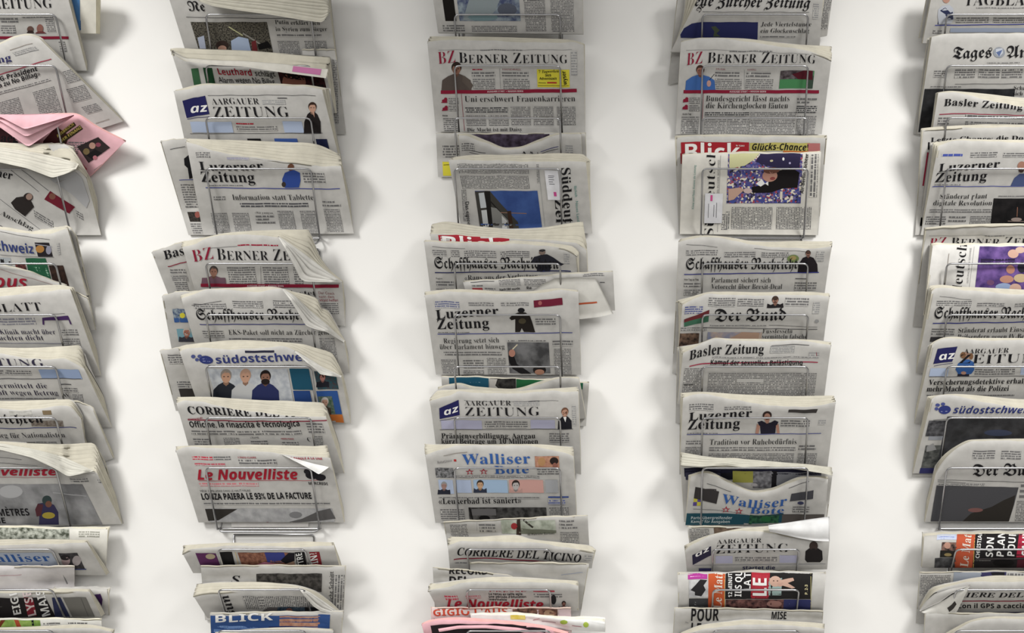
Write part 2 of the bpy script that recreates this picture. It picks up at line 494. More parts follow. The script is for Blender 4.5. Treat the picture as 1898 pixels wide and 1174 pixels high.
    def item(s, it):
        k = it[0]; s.layer += 1; lo = 0.008 * s.layer
        if k == 't':
            _, txt, st, x0, y0, x1, y1, h = it[:8]; c = it[8] if len(it) > 8 else K_
            gl, w = layout(txt, st)
            dx, dy = x1 - x0, y1 - y0; ln = math.hypot(dx, dy); sc = h / 0.69; m = ink(c)
            if abs(dy) > 0.16 * abs(dx): up = (dy / ln, -dx / ln)
            else:
                ud = s.udir((x0 + x1) / 2, (y0 + y1) / 2); q = math.hypot(*ud); up = (-ud[0] / q, -ud[1] / q)
            mx = 7.0 if not s.bulge else 5.0; ex, ey = ln / w, sc
            X = []; Y = []; FF = []
            for v, f in gl:
                # long edges are cut so that the lettering follows the bend of the page
                v = list(v); f = [tuple(x) for x in f]
                for _ in range(3):
                    nf = []; ch = False
                    for t in f:
                        if len(t) > 3:
                            for q in range(1, len(t) - 1): nf.append((t[0], t[q], t[q + 1]))
                            ch = True; continue
                        L = [math.hypot((v[t[q]][0] - v[t[(q + 1) % 3]][0]) * ex, (v[t[q]][1] - v[t[(q + 1) % 3]][1]) * ey) for q in range(3)]
                        q = L.index(max(L))
                        if L[q] > mx:
                            p, r, o_ = t[q], t[(q + 1) % 3], t[(q + 2) % 3]
                            v.append(((v[p][0] + v[r][0]) / 2, (v[p][1] + v[r][1]) / 2)); z = len(v) - 1
                            nf += [(p, z, o_), (z, r, o_)]; ch = True
                        else: nf.append(t)
                    f = nf
                    if not ch: break
                b0 = len(X)
                for (x, y) in v:
                    q = x / w; X.append(x0 + dx * q + up[0] * y * sc); Y.append(y0 + dy * q + up[1] * y * sc)
                FF += [tuple(b0 + i for i in t) for t in f]
            s.put(X, s.wav(X, Y, x0, x1) if abs(dx) > abs(dy) else Y, FF, m, 1.15 + lo)
        elif k == 'r':
            s.rectpx(*it[1:5], ink(it[5]), 0.6 + lo)
        elif k == 'b':
            pitch = it[5] if len(it) > 5 else 2.9; dk = it[6] if len(it) > 6 else SMALL
            s.rectpx(*it[1:5], text_mat(it[7] if len(it) > 7 else s.tint, dk), 0.5 + lo, 1.0 / pitch, s.rotuv, rng.uniform(0, 50))
        elif k == 'p':
            sc = it[7] if len(it) > 7 else 1.0
            s.rectpx(*it[1:5], photo_mat(it[5], it[6], sc), 0.6 + lo, 0.06, False, rng.uniform(0, 50))
        elif k == 'c':
            s.rectpx(*it[1:5], confetti_mat(), 0.6 + lo, 0.28, False, rng.uniform(0, 50))
        elif k == 'e':
            _, cx, cy, rx, ry, c = it[:6]; rot = it[6] if len(it) > 6 else 0
            X = []; Y = []
            for q in range(18):
                a_ = q / 18 * 6.2832; x, y = rx * math.cos(a_), ry * math.sin(a_)
                X.append(cx + x * math.cos(rot) - y * math.sin(rot)); Y.append(cy + x * math.sin(rot) + y * math.cos(rot))
            X, Y, tri = refine(X + [cx], Y + [cy], [(q, (q + 1) % 18, 18) for q in range(18)], 6.5 if not s.bulge else 5.0); s.put(X, Y, tri, ink(c), 0.8 + lo)
        elif k == 'g':
            q = s.dense(it[1]); n = len(q); tri = earclip(q)
            X, Y, tri = refine([p[0] for p in q], [p[1] for p in q], tri, 6.5 if not s.bulge else 5.0); s.put(X, Y, tri, ink(it[2]), 0.8 + lo)
        elif k == 'l':
            _, x0, y0, x1, y1, w, c = it
            ln = math.hypot(x1 - x0, y1 - y0); n = max(1, int(ln / 6))
            ox, oy = -(y1 - y0) / ln * w / 2, (x1 - x0) / ln * w / 2
            X = []; Y = []
            for i in range(n + 1):
                t = i / n; x = x0 + (x1 - x0) * t; y = y0 + (y1 - y0) * t
                X += [x - ox, x + ox]; Y += [y - oy, y + oy]
            s.put(X, s.wav(X, Y, x0, x1), [(2 * i, 2 * i + 1, 2 * i + 3, 2 * i + 2) for i in range(n)], ink(c), 0.75 + lo)
        elif k == 'm':            # head-and-shoulders portrait
            _, cx, top, w, h, suit, skin, hair = it[:8]; hr = it[8] if len(it) > 8 else 0.22
            r = h * hr
            s.item(('g', [(cx - w * .5, top + h), (cx - w * .47, top + h * .62), (cx - w * .28, top + 2 * r + h * .06), (cx - r * .4, top + 1.9 * r),
                          (cx + r * .4, top + 1.9 * r), (cx + w * .28, top + 2 * r + h * .06), (cx + w * .47, top + h * .62), (cx + w * .5, top + h)], suit))
            dk = tuple(x * .72 for x in skin)
            s.item(('g', [(cx - r * .4, top + 1.5 * r), (cx + r * .4, top + 1.5 * r), (cx + r * .42, top + 2.15 * r), (cx, top + 2.5 * r), (cx - r * .42, top + 2.15 * r)], dk))
            s.item(('e', cx, top + r * .85, r * .84, r * .92, hair))
            s.item(('e', cx, top + r * 1.16, r * .68, r * .86, skin))
            if r > 4:
                s.item(('g', [(cx - r * .66, top + r * .75), (cx - r * .3, top + r * .5), (cx + r * .45, top + r * .48), (cx + r * .68, top + r * .85), (cx + r * .5, top + r * .2), (cx - r * .4, top + r * .2)], hair))
                for q in (-1, 1): s.item(('e', cx + q * r * .3, top + r * 1.08, r * .15, r * .07, (50, 36, 32)))
                s.item(('l', cx + r * .02, top + r * 1.1, cx + r * .08, top + r * 1.4, r * .12, dk)); s.item(('l', cx - r * .24, top + r * 1.62, cx + r * .24, top + r * 1.62, r * .1, (120, 60, 56)))
        elif k == 'lorem':        # columns of small print
            _, x0, y0, x1, y1, nc = it[:6]
            for i in range(nc):
                s.rectpx(x0 + (x1 - x0) * (i + .03) / nc, y0, x0 + (x1 - x0) * (i + .93) / nc, y1, text_mat(s.tint, SMALL), 0.5 + lo, 1 / 2.9, s.rotuv, rng.uniform(0, 50))
        elif k == 'rot': s.rotuv = it[1]

    def dense(s, pts):
        out = []
        for i in range(len(pts)):
            a, b = pts[i], pts[(i + 1) % len(pts)]; n = max(1, int(math.hypot(a[0] - b[0], a[1] - b[1]) / 8))
            out += [(a[0] + (b[0] - a[0]) * t / n, a[1] + (b[1] - a[1]) * t / n) for t in range(n)]
        return out

    def backpx(s):
        """photo pixels of the back of the block: straight behind the front, or where the photo shows its top"""
        kf = (D - s.d * .001); kb = (D - s.dB * .001); v = s.v
        bx = CX + (s.px - CX) * kf / kb; by = CY + (s.py - CY) * kf / kb
        if s.K is not None:
            kx, ky = curve(s.K)(s.u); w = ((1 - v) ** 2)[None, :]
            bx = bx + (kx - bx[:, 0])[:, None] * w; by = by + (ky - by[:, 0])[:, None] * w
        else:
            by = by - 1.5 * ((1 - v) ** 4)[None, :]
        return bx, by

    def block(s, K, n, ph):
        """the inner pages: a block behind the front page with every sheet showing along its rim"""
        u, v = s.u, s.v; NU, NV = s.NU, s.NV
        dF = s.d
        dB = s.dB
        bx, by = s.backpx()
        rim = [(0, j, 'l') for j in range(NV - 1, 0, -1)] + [(i, 0, 't') for i in range(NU)] + [(NU - 1, j, 'r') for j in range(1, NV)]
        prof = [(0.0, 0, 0)]
        for q in range(n):
            t0 = q / n; w = 1 / n
            prof += [(t0 + 0.08 * w, 1, q), (t0 + 0.3 * w, 0.12, q), (t0 + 0.6 * w, 0, q), (t0 + 0.9 * w, 0.15, q)]
        prof.append((1.0, 0.5, n))
        sheets = []
        for q in range(n + 1):
            sheets.append((rng.uniform(-1.6, 1.6), rng.uniform(-2.2, 2.2), rng.uniform(0, 6.3), rng.uniform(0.5, 1.4), rng.uniform(6, 13)))
        verts = []; faces = []
        NP = len(prof)
        for (i, j, sd) in rim:
            fx, fy, fd = s.px[i, j], s.py[i, j], s.d[i, j]; gx, gy, gd = bx[i, j], by[i, j], dB[i, j]
            gap = min(1.0, math.hypot(fx - gx, fy - gy) / (3.0 * n) + 0.25)
            for (t, nt, q) in prof:
                x = fx + (gx - fx) * t; y = fy + (gy - fy) * t; d = fd + (gd - fd) * t
                a, b, c, am, fq = sheets[q]
                if t > 0 and q > 0:
                    jw = min(1.0, s.th / 14.0)
                    vv = 1 - v[j]
                    if sd == 't': y += (am * math.sin(u[i] * fq + c) + a * 0.5) * gap; x += b * (2 * u[i] - 1) * 0.6 * jw
                    else: x += b * (1 if sd == 'r' else -1) * vv * jw * 0.8; y += (a * 0.5 + am * math.sin((0 if sd == 'l' else fq) + c)) * gap * vv ** 3
                nn = 3.6 * nt * gap
                if sd == 't': y += nn
                elif sd == 'l': x += nn
                else: x -= nn
                verts.append(P3(x, y, d))
        for r in range(len(rim) - 1):
            for p in range(NP - 1):
                a = r * NP + p
                faces.append((a, a + NP, a + NP + 1, a + 1))
        nr = len(faces)
        # the last page, facing the wall
        base = len(verts)
        for i in range(NU):
            for j in range(NV): verts.append(P3(bx[i, j], by[i, j] + (1.3 if j == 0 else 0), dB[i, j] - 0.3))
        for i in range(NU - 1):
            for j in range(NV - 1):
                a = base + i * NV + j; faces.append((a, a + NV, a + NV + 1, a + 1))
        # bottom fold
        base2 = len(verts)
        for i in range(NU):
            verts.append(P3(s.px[i, -1], s.py[i, -1], s.d[i, -1])); verts.append(P3(bx[i, -1], by[i, -1], dB[i, -1] - 0.3))
        for i in range(NU - 1):
            a = base2 + 2 * i; faces.append((a, a + 1, a + 3, a + 2))
        em = paper_mat([s.tint[0] * 1.03, s.tint[1] * 1.015, s.tint[2] * 0.955], True)
        o = link_mesh('inner_pages', verts, faces, [em, paper_mat(s.tint)], [0] * nr + [1] * (len(faces) - nr), s.e)
        return o

    def flap(s, A, Bq, dA=4, dB=14, bul=6, n=1, step=(0, 0), name='folded_corner', tint=None, items=(), bend=None):
        """turned-over sheets: ruled between two pixel polylines, in front of the page"""
        NA, NB = 40, 9
        for k in range(n):
            a = arc(A, NA); b = arc(Bq, NA)
            b = b + np.array(step) * k * np.linspace(0, 1, NA)[:, None] ** 0 * 1.0
            verts = []; 
            for i in range(NA):
                ua, va = s.inv(*a[i]); ub, vb = s.inv(*b[i])
                da = s.dat(ua, va) + dA - 0.8 * k; db = s.dat(ub, vb) + dB - 4.0 * k
                for j in range(NB):
                    t = j / (NB - 1)
                    x = a[i, 0] * (1 - t) + b[i, 0] * t; y = a[i, 1] * (1 - t) + b[i, 1] * t
                    verts.append((x, y, da * (1 - t) + db * t + bul * math.sin(t * math.pi)))
            vv = [P3(*p) for p in verts]; ns = len(vv)
            vv += [P3(p[0], p[1], p[2] - 0.5) for p in verts]
            f = []
            for i in range(NA - 1):
                for j in range(NB - 1):
                    q = i * NB + j; f.append((q, q + 1, q + NB + 1, q + NB)); f.append((ns + q, ns + q + NB, ns + q + NB + 1, ns + q + 1))
            rim = [i * NB for i in range(NA)] + [(NA - 1) * NB + j for j in range(1, NB)] + [i * NB + NB - 1 for i in range(NA - 2, -1, -1)] + [j for j in range(NB - 2, 0, -1)]
            for i in range(len(rim)):
                p, q = rim[i], rim[(i + 1) % len(rim)]; f.append((p, ns + p, ns + q, q))
            mats = [paper_mat(tint or s.tint)]; mi = [0] * len(f)
            if items:
                for (t0, t1, s0, s1, c) in items:   # printed bands on the turned sheet: ranges along and across
                    mats.append(ink(c)); w0 = len(mats) - 1
                    base = len(vv); m = 10
                    for i in range(m + 1):
                        ii = (t0 + (t1 - t0) * i / m) * (NA - 1); i0 = min(int(ii), NA - 2); fa = ii - i0
                        for j in range(m + 1):
                            jj = (s0 + (s1 - s0) * j / m) * (NB - 1); j0 = min(int(jj), NB - 2); fb = jj - j0
                            g = [ (np.array(verts[i0*NB+j0])*(1-fa)+np.array(verts[(i0+1)*NB+j0])*fa)*(1-fb) + (np.array(verts[i0*NB+j0+1])*(1-fa)+np.array(verts[(i0+1)*NB+j0+1])*fa)*fb ][0]
                            vv.append(P3(g[0], g[1], g[2] + 0.5))
                    for i in range(m):
                        for j in range(m):
                            q = base + i * (m + 1) + j; f.append((q, q + 1, q + m + 2, q + m + 1)); mi.append(w0)
            link_mesh(name, vv, f, mats, mi, s.e)

    def fan(s, C0, C1, n, top=20, step=7, name='turned_pages', tint=None, fall=3):
        """a bundle of sheets turned over the front: each sheet shows a strip, stepped back behind the one in front"""
        N = 44; a = arc(C0, N); b = arc(C1, N); t = np.linspace(0, 1, N)
        cur = []
        for k in range(n + 1):
            f = k / n
            w = 0.16 / n * (np.sin(t * rng.uniform(4, 9) + rng.uniform(0, 6)) if 0 < k < n else 0)
            cur.append(a * (1 - f - w[:, None] if not np.isscalar(w) else 1 - f) + b * (f + w[:, None] if not np.isscalar(w) else f))
        for k in range(n - 1, -1, -1):
            ov = 0.35      # the strip runs on under the sheet in front of it
            A = cur[k + 1] + (cur[k + 1] - cur[k]) * ov * (0 if k == n - 1 else 1)
            B = cur[k]
            s.strip(A, B, top - step * k - fall, top - step * k, name, tint)

    def strip(s, A, B, dA, dB, name, tint):
        N = len(A); M = 5; vs_ = []
        u, v = s.inv_a(np.concatenate([A[:, 0], B[:, 0]]), np.concatenate([A[:, 1], B[:, 1]]))
        base = np.array([s.dat(float(p), float(q)) for p, q in zip(u, v)])
        bA, bB = base[:N], base[N:]
        e = np.minimum(1, np.hypot(*(A - B).T) / 4.0)
        for i in range(N):
            for j in range(M):
                t = j / (M - 1)
                vs_.append((A[i, 0] * (1 - t) + B[i, 0] * t, A[i, 1] * (1 - t) + B[i, 1] * t, (bA[i] + dA * e[i] + 1) * (1 - t) + (bB[i] + dB * e[i] + 1) * t + 1.6 * math.sin(math.pi * t) * e[i]))
        vv = [P3(*p) for p in vs_]; ns = len(vv); vv += [P3(p[0], p[1], p[2] - 0.7) for p in vs_]
        f = []
        for i in range(N - 1):
            for j in range(M - 1):
                q = i * M + j; f.append((q, q + 1, q + M + 1, q + M)); f.append((ns + q, ns + q + M, ns + q + M + 1, ns + q + 1))
        rim = [i * M for i in range(N)] + [(N - 1) * M + j for j in range(1, M)] + [i * M + M - 1 for i in range(N - 2, -1, -1)] + [j for j in range(M - 2, 0, -1)]
        for i in range(len(rim)):
            p, q = rim[i], rim[(i + 1) % len(rim)]; f.append((p, ns + p, ns + q, q))
        link_mesh(name, vv, f, [paper_mat(tint or s.tint)], None, s.e)

    def dat(s, u, v):
        u = min(1, max(0, u)); v = min(1, max(0, v))
        fi = u * (s.NU - 1); i = min(int(fi), s.NU - 2); a = fi - i
        j = min(max(int(np.searchsorted(s.v, v, side='right')) - 1, 0), s.NV - 2); b = (v - s.v[j]) / (s.v[j + 1] - s.v[j])
        return float((s.d[i, j] * (1 - a) + s.d[i + 1, j] * a) * (1 - b) + (s.d[i, j + 1] * (1 - a) + s.d[i + 1, j + 1] * a) * b)

    def sticker(s, *a): s.stick.append(a)

    def sticker_mesh(s, x0, y0, x1, y1, marks=(), label='white address sticker'):
        """a paper address label stuck on the page"""
        n = 8; h = y1 - y0; d = s.udir(x0, y0); sl = d[0] / d[1]
        def grid(a0, b0, a1, b1, off):
            X = []; Y = []; f = []
            for i in range(n + 1):
                for j in range(n + 1): X.append(a0 + (a1 - a0) * i / n + sl * (b1 - b0) * j / n); Y.append(b0 + (b1 - b0) * j / n)
            for i in range(n):
                for j in range(n): q = i * (n + 1) + j; f.append((q, q + 1, q + n + 2, q + n + 1))
            u, v = s.inv_a(X, Y); return s.surf_a(u, v, off), f
        pts, f = grid(x0, y0, x1, y1, 1.9); mats = [paper_mat((226, 226, 230))]; mi = [0] * len(f)
        for (a0, b0, a1, b1, c) in marks:
            p, g = grid(a0, b0, a1, b1, 2.2); bs = len(pts); pts += p; f += [tuple(bs + i for i in t) for t in g]
            mats.append(ink(c)); mi += [len(mats) - 1] * len(g)
        o = link_mesh('address_label', pts, f, mats, mi, s.e); o['label'] = label

# ------------------------------------------------------------------ settle the papers: none may run through another or through a wire
class Map:
    """depth over the picture plane, 2 px cells"""
    X0, Y0, NX, NY = -260, -180, 1200, 800
    def __init__(s, fill): s.a = np.full((s.NX, s.NY), fill); s.fill = fill
    def ij(s, x, y):
        return np.clip(((np.asarray(x) - s.X0) / 2).astype(int), 1, s.NX - 2), np.clip(((np.asarray(y) - s.Y0) / 2).astype(int), 1, s.NY - 2)
    def low(s, x, y, d):
        i, j = s.ij(x, y); np.minimum.at(s.a, (i, j), d)
    def high(s, x, y, d):
        i, j = s.ij(x, y); np.maximum.at(s.a, (i, j), d)
    def get(s, x, y, f, r=1):
        i, j = s.ij(x, y); out = s.a[i, j]
        for p in range(-r, r + 1):
            for q in range(-r, r + 1): out = f(out, s.a[np.clip(i + p, 0, s.NX - 1), np.clip(j + q, 0, s.NY - 1)])
        return out

def upsample(M, k):
    a, b = M.shape
    x = np.linspace(0, a - 1, (a - 1) * k + 1); y = np.linspace(0, b - 1, (b - 1) * k + 1)
    i = np.minimum(x.astype(int), a - 2); j = np.minimum(y.astype(int), b - 2); f = (x - i)[:, None]; g = (y - j)[None, :]
    return (M[i][:, j] * (1 - f) + M[i + 1][:, j] * f) * (1 - g) + (M[i][:, j + 1] * (1 - f) + M[i + 1][:, j + 1] * f) * g

def wire_pixels(path):
    out = []
    p = [np.array(q, float) for q in path]
    for a, b in zip(p[:-1], p[1:]):
        n = max(2, int(np.linalg.norm(b - a) / 0.0015))
        for t in np.linspace(0, 1, n):
            q = a + (b - a) * t; x, y = PX(*q); out.append((x, y, -q[1] * 1000))
    return np.array(out)

def blur(M):
    e = np.pad(M, 1, mode='edge'); return (e[:-2, 1:-1] + e[2:, 1:-1] + e[1:-1, :-2] + e[1:-1, 2:] + 2 * M) / 6

def ease(M, n):
    """spread a local push over its neighbourhood, so that a sheet bends instead of kinking"""
    for _ in range(n):
        e = np.pad(M, 1, mode='edge'); M = np.maximum(M, 0.88 * np.maximum(np.maximum(e[:-2, 1:-1], e[2:, 1:-1]), np.maximum(e[1:-1, :-2], e[1:-1, 2:])))
    for _ in range(4): M = np.maximum(M, blur(M))
    return M

def settle(pockets):
    """pockets: list of (yw, wire pixel array). Works from the front sheet of each column back to the wall."""
    def col(p): return int(np.argmin([abs(float(np.mean(p.px)) - c) for c in (0, 479, 941, 1400, 1860)]))
    for c in range(5):
        ps = sorted([p for p in PAPERS if col(p) == c], key=lambda p: (p.yw, -p.back, p.idx))
        N = Map(1e6)
        wires = sorted([w for w in pockets if w[2] == c], key=lambda w: w[0]); used = set()
        for p in reversed(ps):
            for k, (yw, pix, _) in enumerate(wires):
                if k not in used and yw >= p.yw - 1: N.low(pix[:, 0], pix[:, 1], pix[:, 2] - 2.0); used.add(k)
            W = Map(-1e6)
            for yw, pix, _ in wires:
                if yw < p.yw - 1: W.high(pix[:, 0], pix[:, 1], pix[:, 2] + 2.0)
            lim = N.get(p.px, p.py, np.minimum, 2) - 2.8
            fwd = np.clip(W.get(p.px, p.py, np.maximum, 4) + 2.6 - p.d, 0, 30)
            p.d = p.d + ease(fwd, 24)
            p.d = np.maximum(p.d - ease(np.maximum(0, p.d - np.maximum(lim, 5.6)), 16), 5.6)
            for _ in range(2): p.d = np.minimum(p.d, blur(p.d) + 0.05)
            p.dB = np.minimum(p.dB, p.d - 0.9)
            for _ in range(3):
                bx, by = p.backpx()
                p.dB = np.minimum(p.dB + ease(np.maximum(0, W.get(bx, by, np.maximum, 3) + 1.2 - p.dB), 24), p.d - 0.9)
            p.dB = np.maximum(p.dB, 4.6); bx, by = p.backpx()
            for q in (0.0, 0.35, 0.7, 1.0):        # front, inside and back of the block
                A = [upsample(m, 4) for m in (p.px * (1 - q) + bx * q, p.py * (1 - q) + by * q, p.d * (1 - q) + p.dB * q)]
                N.low(A[0].ravel(), A[1].ravel(), A[2].ravel() - (0.6 if q == 1 else 0))
            for t in np.linspace(0, 1, 14):        # the rim, with sheets that stand out a little
                for ox, oy in ((0, 0), (0, -2.5), (0, 2.5), (-2.5, 0), (2.5, 0)):
                    for e in (np.s_[:, 0], np.s_[0, :], np.s_[-1, :]):
                        ux = np.linspace(0, 1, 120); w = np.linspace(0, 1, len(p.px[e]))
                        N.low(np.interp(ux, w, (p.px * (1 - t) + bx * t)[e]) + ox, np.interp(ux, w, (p.py * (1 - t) + by * t)[e]) + oy, np.interp(ux, w, (p.d * (1 - t) + p.dB * t)[e]) - 0.4)
    for p in PAPERS: p.build()

# ------------------------------------------------------------------ wire
def tube(paths, r=0.0019, seg=8):
    verts = []; faces = []
    for path in paths:
        p = [np.array(q, float) for q in path]
        base = len(verts); up = None
        for i, c in enumerate(p):
            t = (p[min(i + 1, len(p) - 1)] - p[max(i - 1, 0)]); t /= (np.linalg.norm(t) + 1e-12)
            if up is None:
                up = np.array([0, 0, 1.0]) if abs(t[2]) < 0.9 else np.array([1.0, 0, 0])
            x = np.cross(t, up); x /= (np.linalg.norm(x) + 1e-12); up = np.cross(x, t)
            for k in range(seg):
                a = k / seg * 6.28318; verts.append(tuple(c + r * (x * math.cos(a) + up * math.sin(a))))
        for i in range(len(p) - 1):
            for k in range(seg):
                a = base + i * seg + k; b = base + i * seg + (k + 1) % seg
                faces.append((a, b, b + seg, a + seg))
        faces.append(tuple(base + k for k in range(seg))[::-1]); faces.append(tuple(base + (len(p) - 1) * seg + k for k in range(seg)))
    return verts, faces

def rounded(pts, r, n=5):
    """polyline with filleted corners"""
    p = [np.array(q, float) for q in pts]; out = [p[0]]
    for i in range(1, len(p) - 1):
        a = p[i - 1] - p[i]; b = p[i + 1] - p[i]; la, lb = np.linalg.norm(a), np.linalg.norm(b)
        rr = min(r, la * .45, lb * .45); A = p[i] + a / la * rr; B = p[i] + b / lb * rr
        for k in range(n + 1):
            t = k / n; out.append((1 - t) ** 2 * A + 2 * t * (1 - t) * p[i] + t * t * B)
    out.append(p[-1])
    return out
# ------------------------------------------------------------------ the wall
def build_wall():
    m, n, b = new_mat('white_wall_paint')
    nz = n.nodes.new('ShaderNodeTexNoise'); nz.inputs['Scale'].default_value = 3; nz.inputs['Detail'].default_value = 5
    rp = n.nodes.new('ShaderNodeValToRGB'); rp.color_ramp.elements[0].color = (0.83, 0.82, 0.795, 1); rp.color_ramp.elements[1].color = (0.86, 0.85, 0.83, 1)
    n.links.new(nz.outputs[0], rp.inputs[0]); n.links.new(rp.outputs[0], b.inputs['Base Color'])
    n2 = n.nodes.new('ShaderNodeTexNoise'); n2.inputs['Scale'].default_value = 260
    bp = n.nodes.new('ShaderNodeBump'); bp.inputs['Strength'].default_value = 0.04; bp.inputs['Distance'].default_value = 0.001
    n.links.new(n2.outputs[0], bp.inputs['Height']); n.links.new(bp.outputs[0], b.inputs['Normal'])
    b.inputs['Roughness'].default_value = 0.7; b.inputs['Specular IOR Level'].default_value = 0.2
    v = [(-3, 0, 0), (3, 0, 0), (3, 0, 2.9), (-3, 0, 2.9), (-3, .1, 0), (3, .1, 0), (3, .1, 2.9), (-3, .1, 2.9)]
    f = [(0, 1, 2, 3), (5, 4, 7, 6), (0, 4, 5, 1), (3, 2, 6, 7), (0, 3, 7, 4), (1, 5, 6, 2)]
    o = link_mesh('wall_back', v, f, [m], [0] * 6, None, False); o['kind'] = 'structure'
    m2, n, b = new_mat('grey_floor'); b.inputs['Base Color'].default_value = (0.42, 0.41, 0.39, 1); b.inputs['Roughness'].default_value = 0.6
    nz = n.nodes.new('ShaderNodeTexNoise'); nz.inputs['Scale'].default_value = 30
    rp = n.nodes.new('ShaderNodeValToRGB'); rp.color_ramp.elements[0].color = (0.6, 0.59, 0.57, 1); rp.color_ramp.elements[1].color = (0.66, 0.65, 0.63, 1)
    n.links.new(nz.outputs[0], rp.inputs[0]); n.links.new(rp.outputs[0], b.inputs['Base Color'])
    v = [(-3, -4, -.05), (3, -4, -.05), (3, 0, -.05), (-3, 0, -.05), (-3, -4, 0), (3, -4, 0), (3, 0, 0), (-3, 0, 0)]
    f = [(3, 2, 1, 0), (4, 5, 6, 7), (0, 1, 5, 4), (1, 2, 6, 5), (2, 3, 7, 6), (3, 0, 4, 7)]
    o = link_mesh('floor', v, f, [m2], [0] * 6, None, False); o['kind'] = 'structure'
build_wall()

# ------------------------------------------------------------------ wire racks: rows of pockets on two wall rods
ROWS = [27, 122, 219, 313, 489, 584, 680, 775, 868, 1019, 1094, 1170]
COLS = {1: (-88, 103), 2: (381, 576), 3: (842, 1038), 4: (1302, 1498), 5: (1755, 1950)}
LOW = {1: (-64, 97), 2: (404, 565), 3: (865, 1019), 4: (1322, 1481), 5: (1772, 1930)}
TOPF = 75.0
COLNAME = {1: 'in the first column, cut off by the left picture edge', 2: 'in the second column from the left', 3: 'in the middle column',
           4: 'in the fourth column from the left', 5: 'in the fifth column, cut off by the right picture edge'}

POCKETS = []; COL_OF = 0
def pocket(xl, xr, yw, hang, parent, rack_bottom):
    a = np.array(P3(xl, yw, TOPF)); b = np.array(P3(xr, yw, TOPF))
    zb = P3(xl, yw + hang, 16)[2]
    path = rounded([(a[0], -0.016, zb), a, b, (b[0], -0.016, zb)], 0.011)
    base = rounded([(a[0], -0.016, zb), (a[0], -0.006, zb - 0.003), (b[0], -0.006, zb - 0.003), (b[0], -0.016, zb)], 0.004)
    v, f = tube([path, base])
    POCKETS.append((yw, wire_pixels(path), COL_OF))
    return link_mesh('pocket_wire', v, f, [chrome()], None, parent)

def rack(col, rows, label, top, bottom, low=False):
    global COL_OF
    COL_OF = col - 1
    xl, xr = (LOW if low else COLS)[col]
    X0 = P3(xl, rows[0], TOPF)[0]; X1 = P3(xr, rows[0], TOPF)[0]
    e = bpy.data.objects.new('newspaper_rack', None); COL.objects.link(e)
    zb = P3(xl, bottom, 17)[2]; zt = P3(xl, top, 6)[2]
    e.location = ((X0 + X1) / 2, 0, zb); e.empty_display_size = 0.02
    tag(e, label, 'newspaper rack', 'chrome wire newspaper racks on the wall')
    # wall frame: one bent rod with its lower loop standing out from the wall
    loop = rounded([(X0 + .004, -.0022, zt), (X0 + .004, -.0022, zb + .012), (X0 + .004, -.017, zb), (X1 - .004, -.017, zb), (X1 - .004, -.0022, zb + .012), (X1 - .004, -.0022, zt), (X0 + .004, -.0022, zt)], 0.008)
    v, f = tube([loop]); link_mesh('wall_frame', v, f, [chrome()], None, e)
    for y in rows: pocket(xl, xr, y, hang(y), e, zb)
    return e

for c in range(1, 6):
    rack(c, ([-68] if c == 3 else []) + ROWS[0:4], 'upper chrome wire rack ' + COLNAME[c], -60 if c != 3 else -150, 452)
    rack(c, ROWS[4:9], 'long middle wire rack ' + COLNAME[c], 462, 986)
    rack(c, ROWS[9:12], 'lowest narrow wire rack ' + COLNAME[c], 993, 1250, True)
R_ = ROWS
FARL = -150; FARR = 1995
# ================================================================== second column
Paper(R_[0], [(300, -46), (400, -40), (500, -34), (606, -28)], [(358, 140), (626, 142)], 'broadsheet with blackletter masthead under flopped pages, topmost in the second column', K=[(298, -70), (608, -60)], th=14, items=[
  ('t', 'Ne', 'fr', 350, 20, 382, 21, 18),
  ('l', 345, 32, 604, 36, .8, G1), ('p', 353, 41, 506, 98, (30, 28, 26), (112, 106, 92), 6), ('g', [(366, 70), (378, 66), (382, 92), (372, 98)], (176, 184, 206)), ('e', 412, 84, 12, 9, (58, 44, 38)), ('e', 412, 90, 8, 6, SKIN), ('g', [(428, 76), (442, 68), (460, 72), (466, 98), (430, 98)], (168, 186, 216)), ('g', [(466, 78), (474, 74), (478, 98), (468, 98)], (120, 40, 44)), ('l', 424, 50, 450, 66, 2, (190, 190, 140)), ('l', 450, 62, 490, 86, 2.5, (150, 146, 138)), ('g', [(478, 82), (496, 76), (504, 88), (480, 92)], (20, 18, 18)),
  ('t', 'Putin erklärt sich', 'sr', 510, 45, 594, 47, 8), ('t', 'in Syrien zum Sieger', 'sr', 511, 58, 607, 58, 8), ('b', 512, 62, 596, 69, 5), ('lorem', 512, 75, 612, 108, 2)],
  flaps=[('fan', [(368, 2), (392, 11), (440, 19), (500, 27), (560, 37), (598, 42), (611, 24)], [(362, -22), (420, -20), (500, -16), (560, -10), (606, -4), (614, 14)], 7, 44, 6, 'flopped_pages', (200, 196, 182))])
Paper(R_[1], [(560, 92), (622, 92)], [(570, 250), (641, 249)], 'grey broadsheet edge standing at right behind the red-headline tabloid, second column', th=8, n=3, back=26, items=[('b', 616, 110, 628, 230, 3.2)], rip=0)
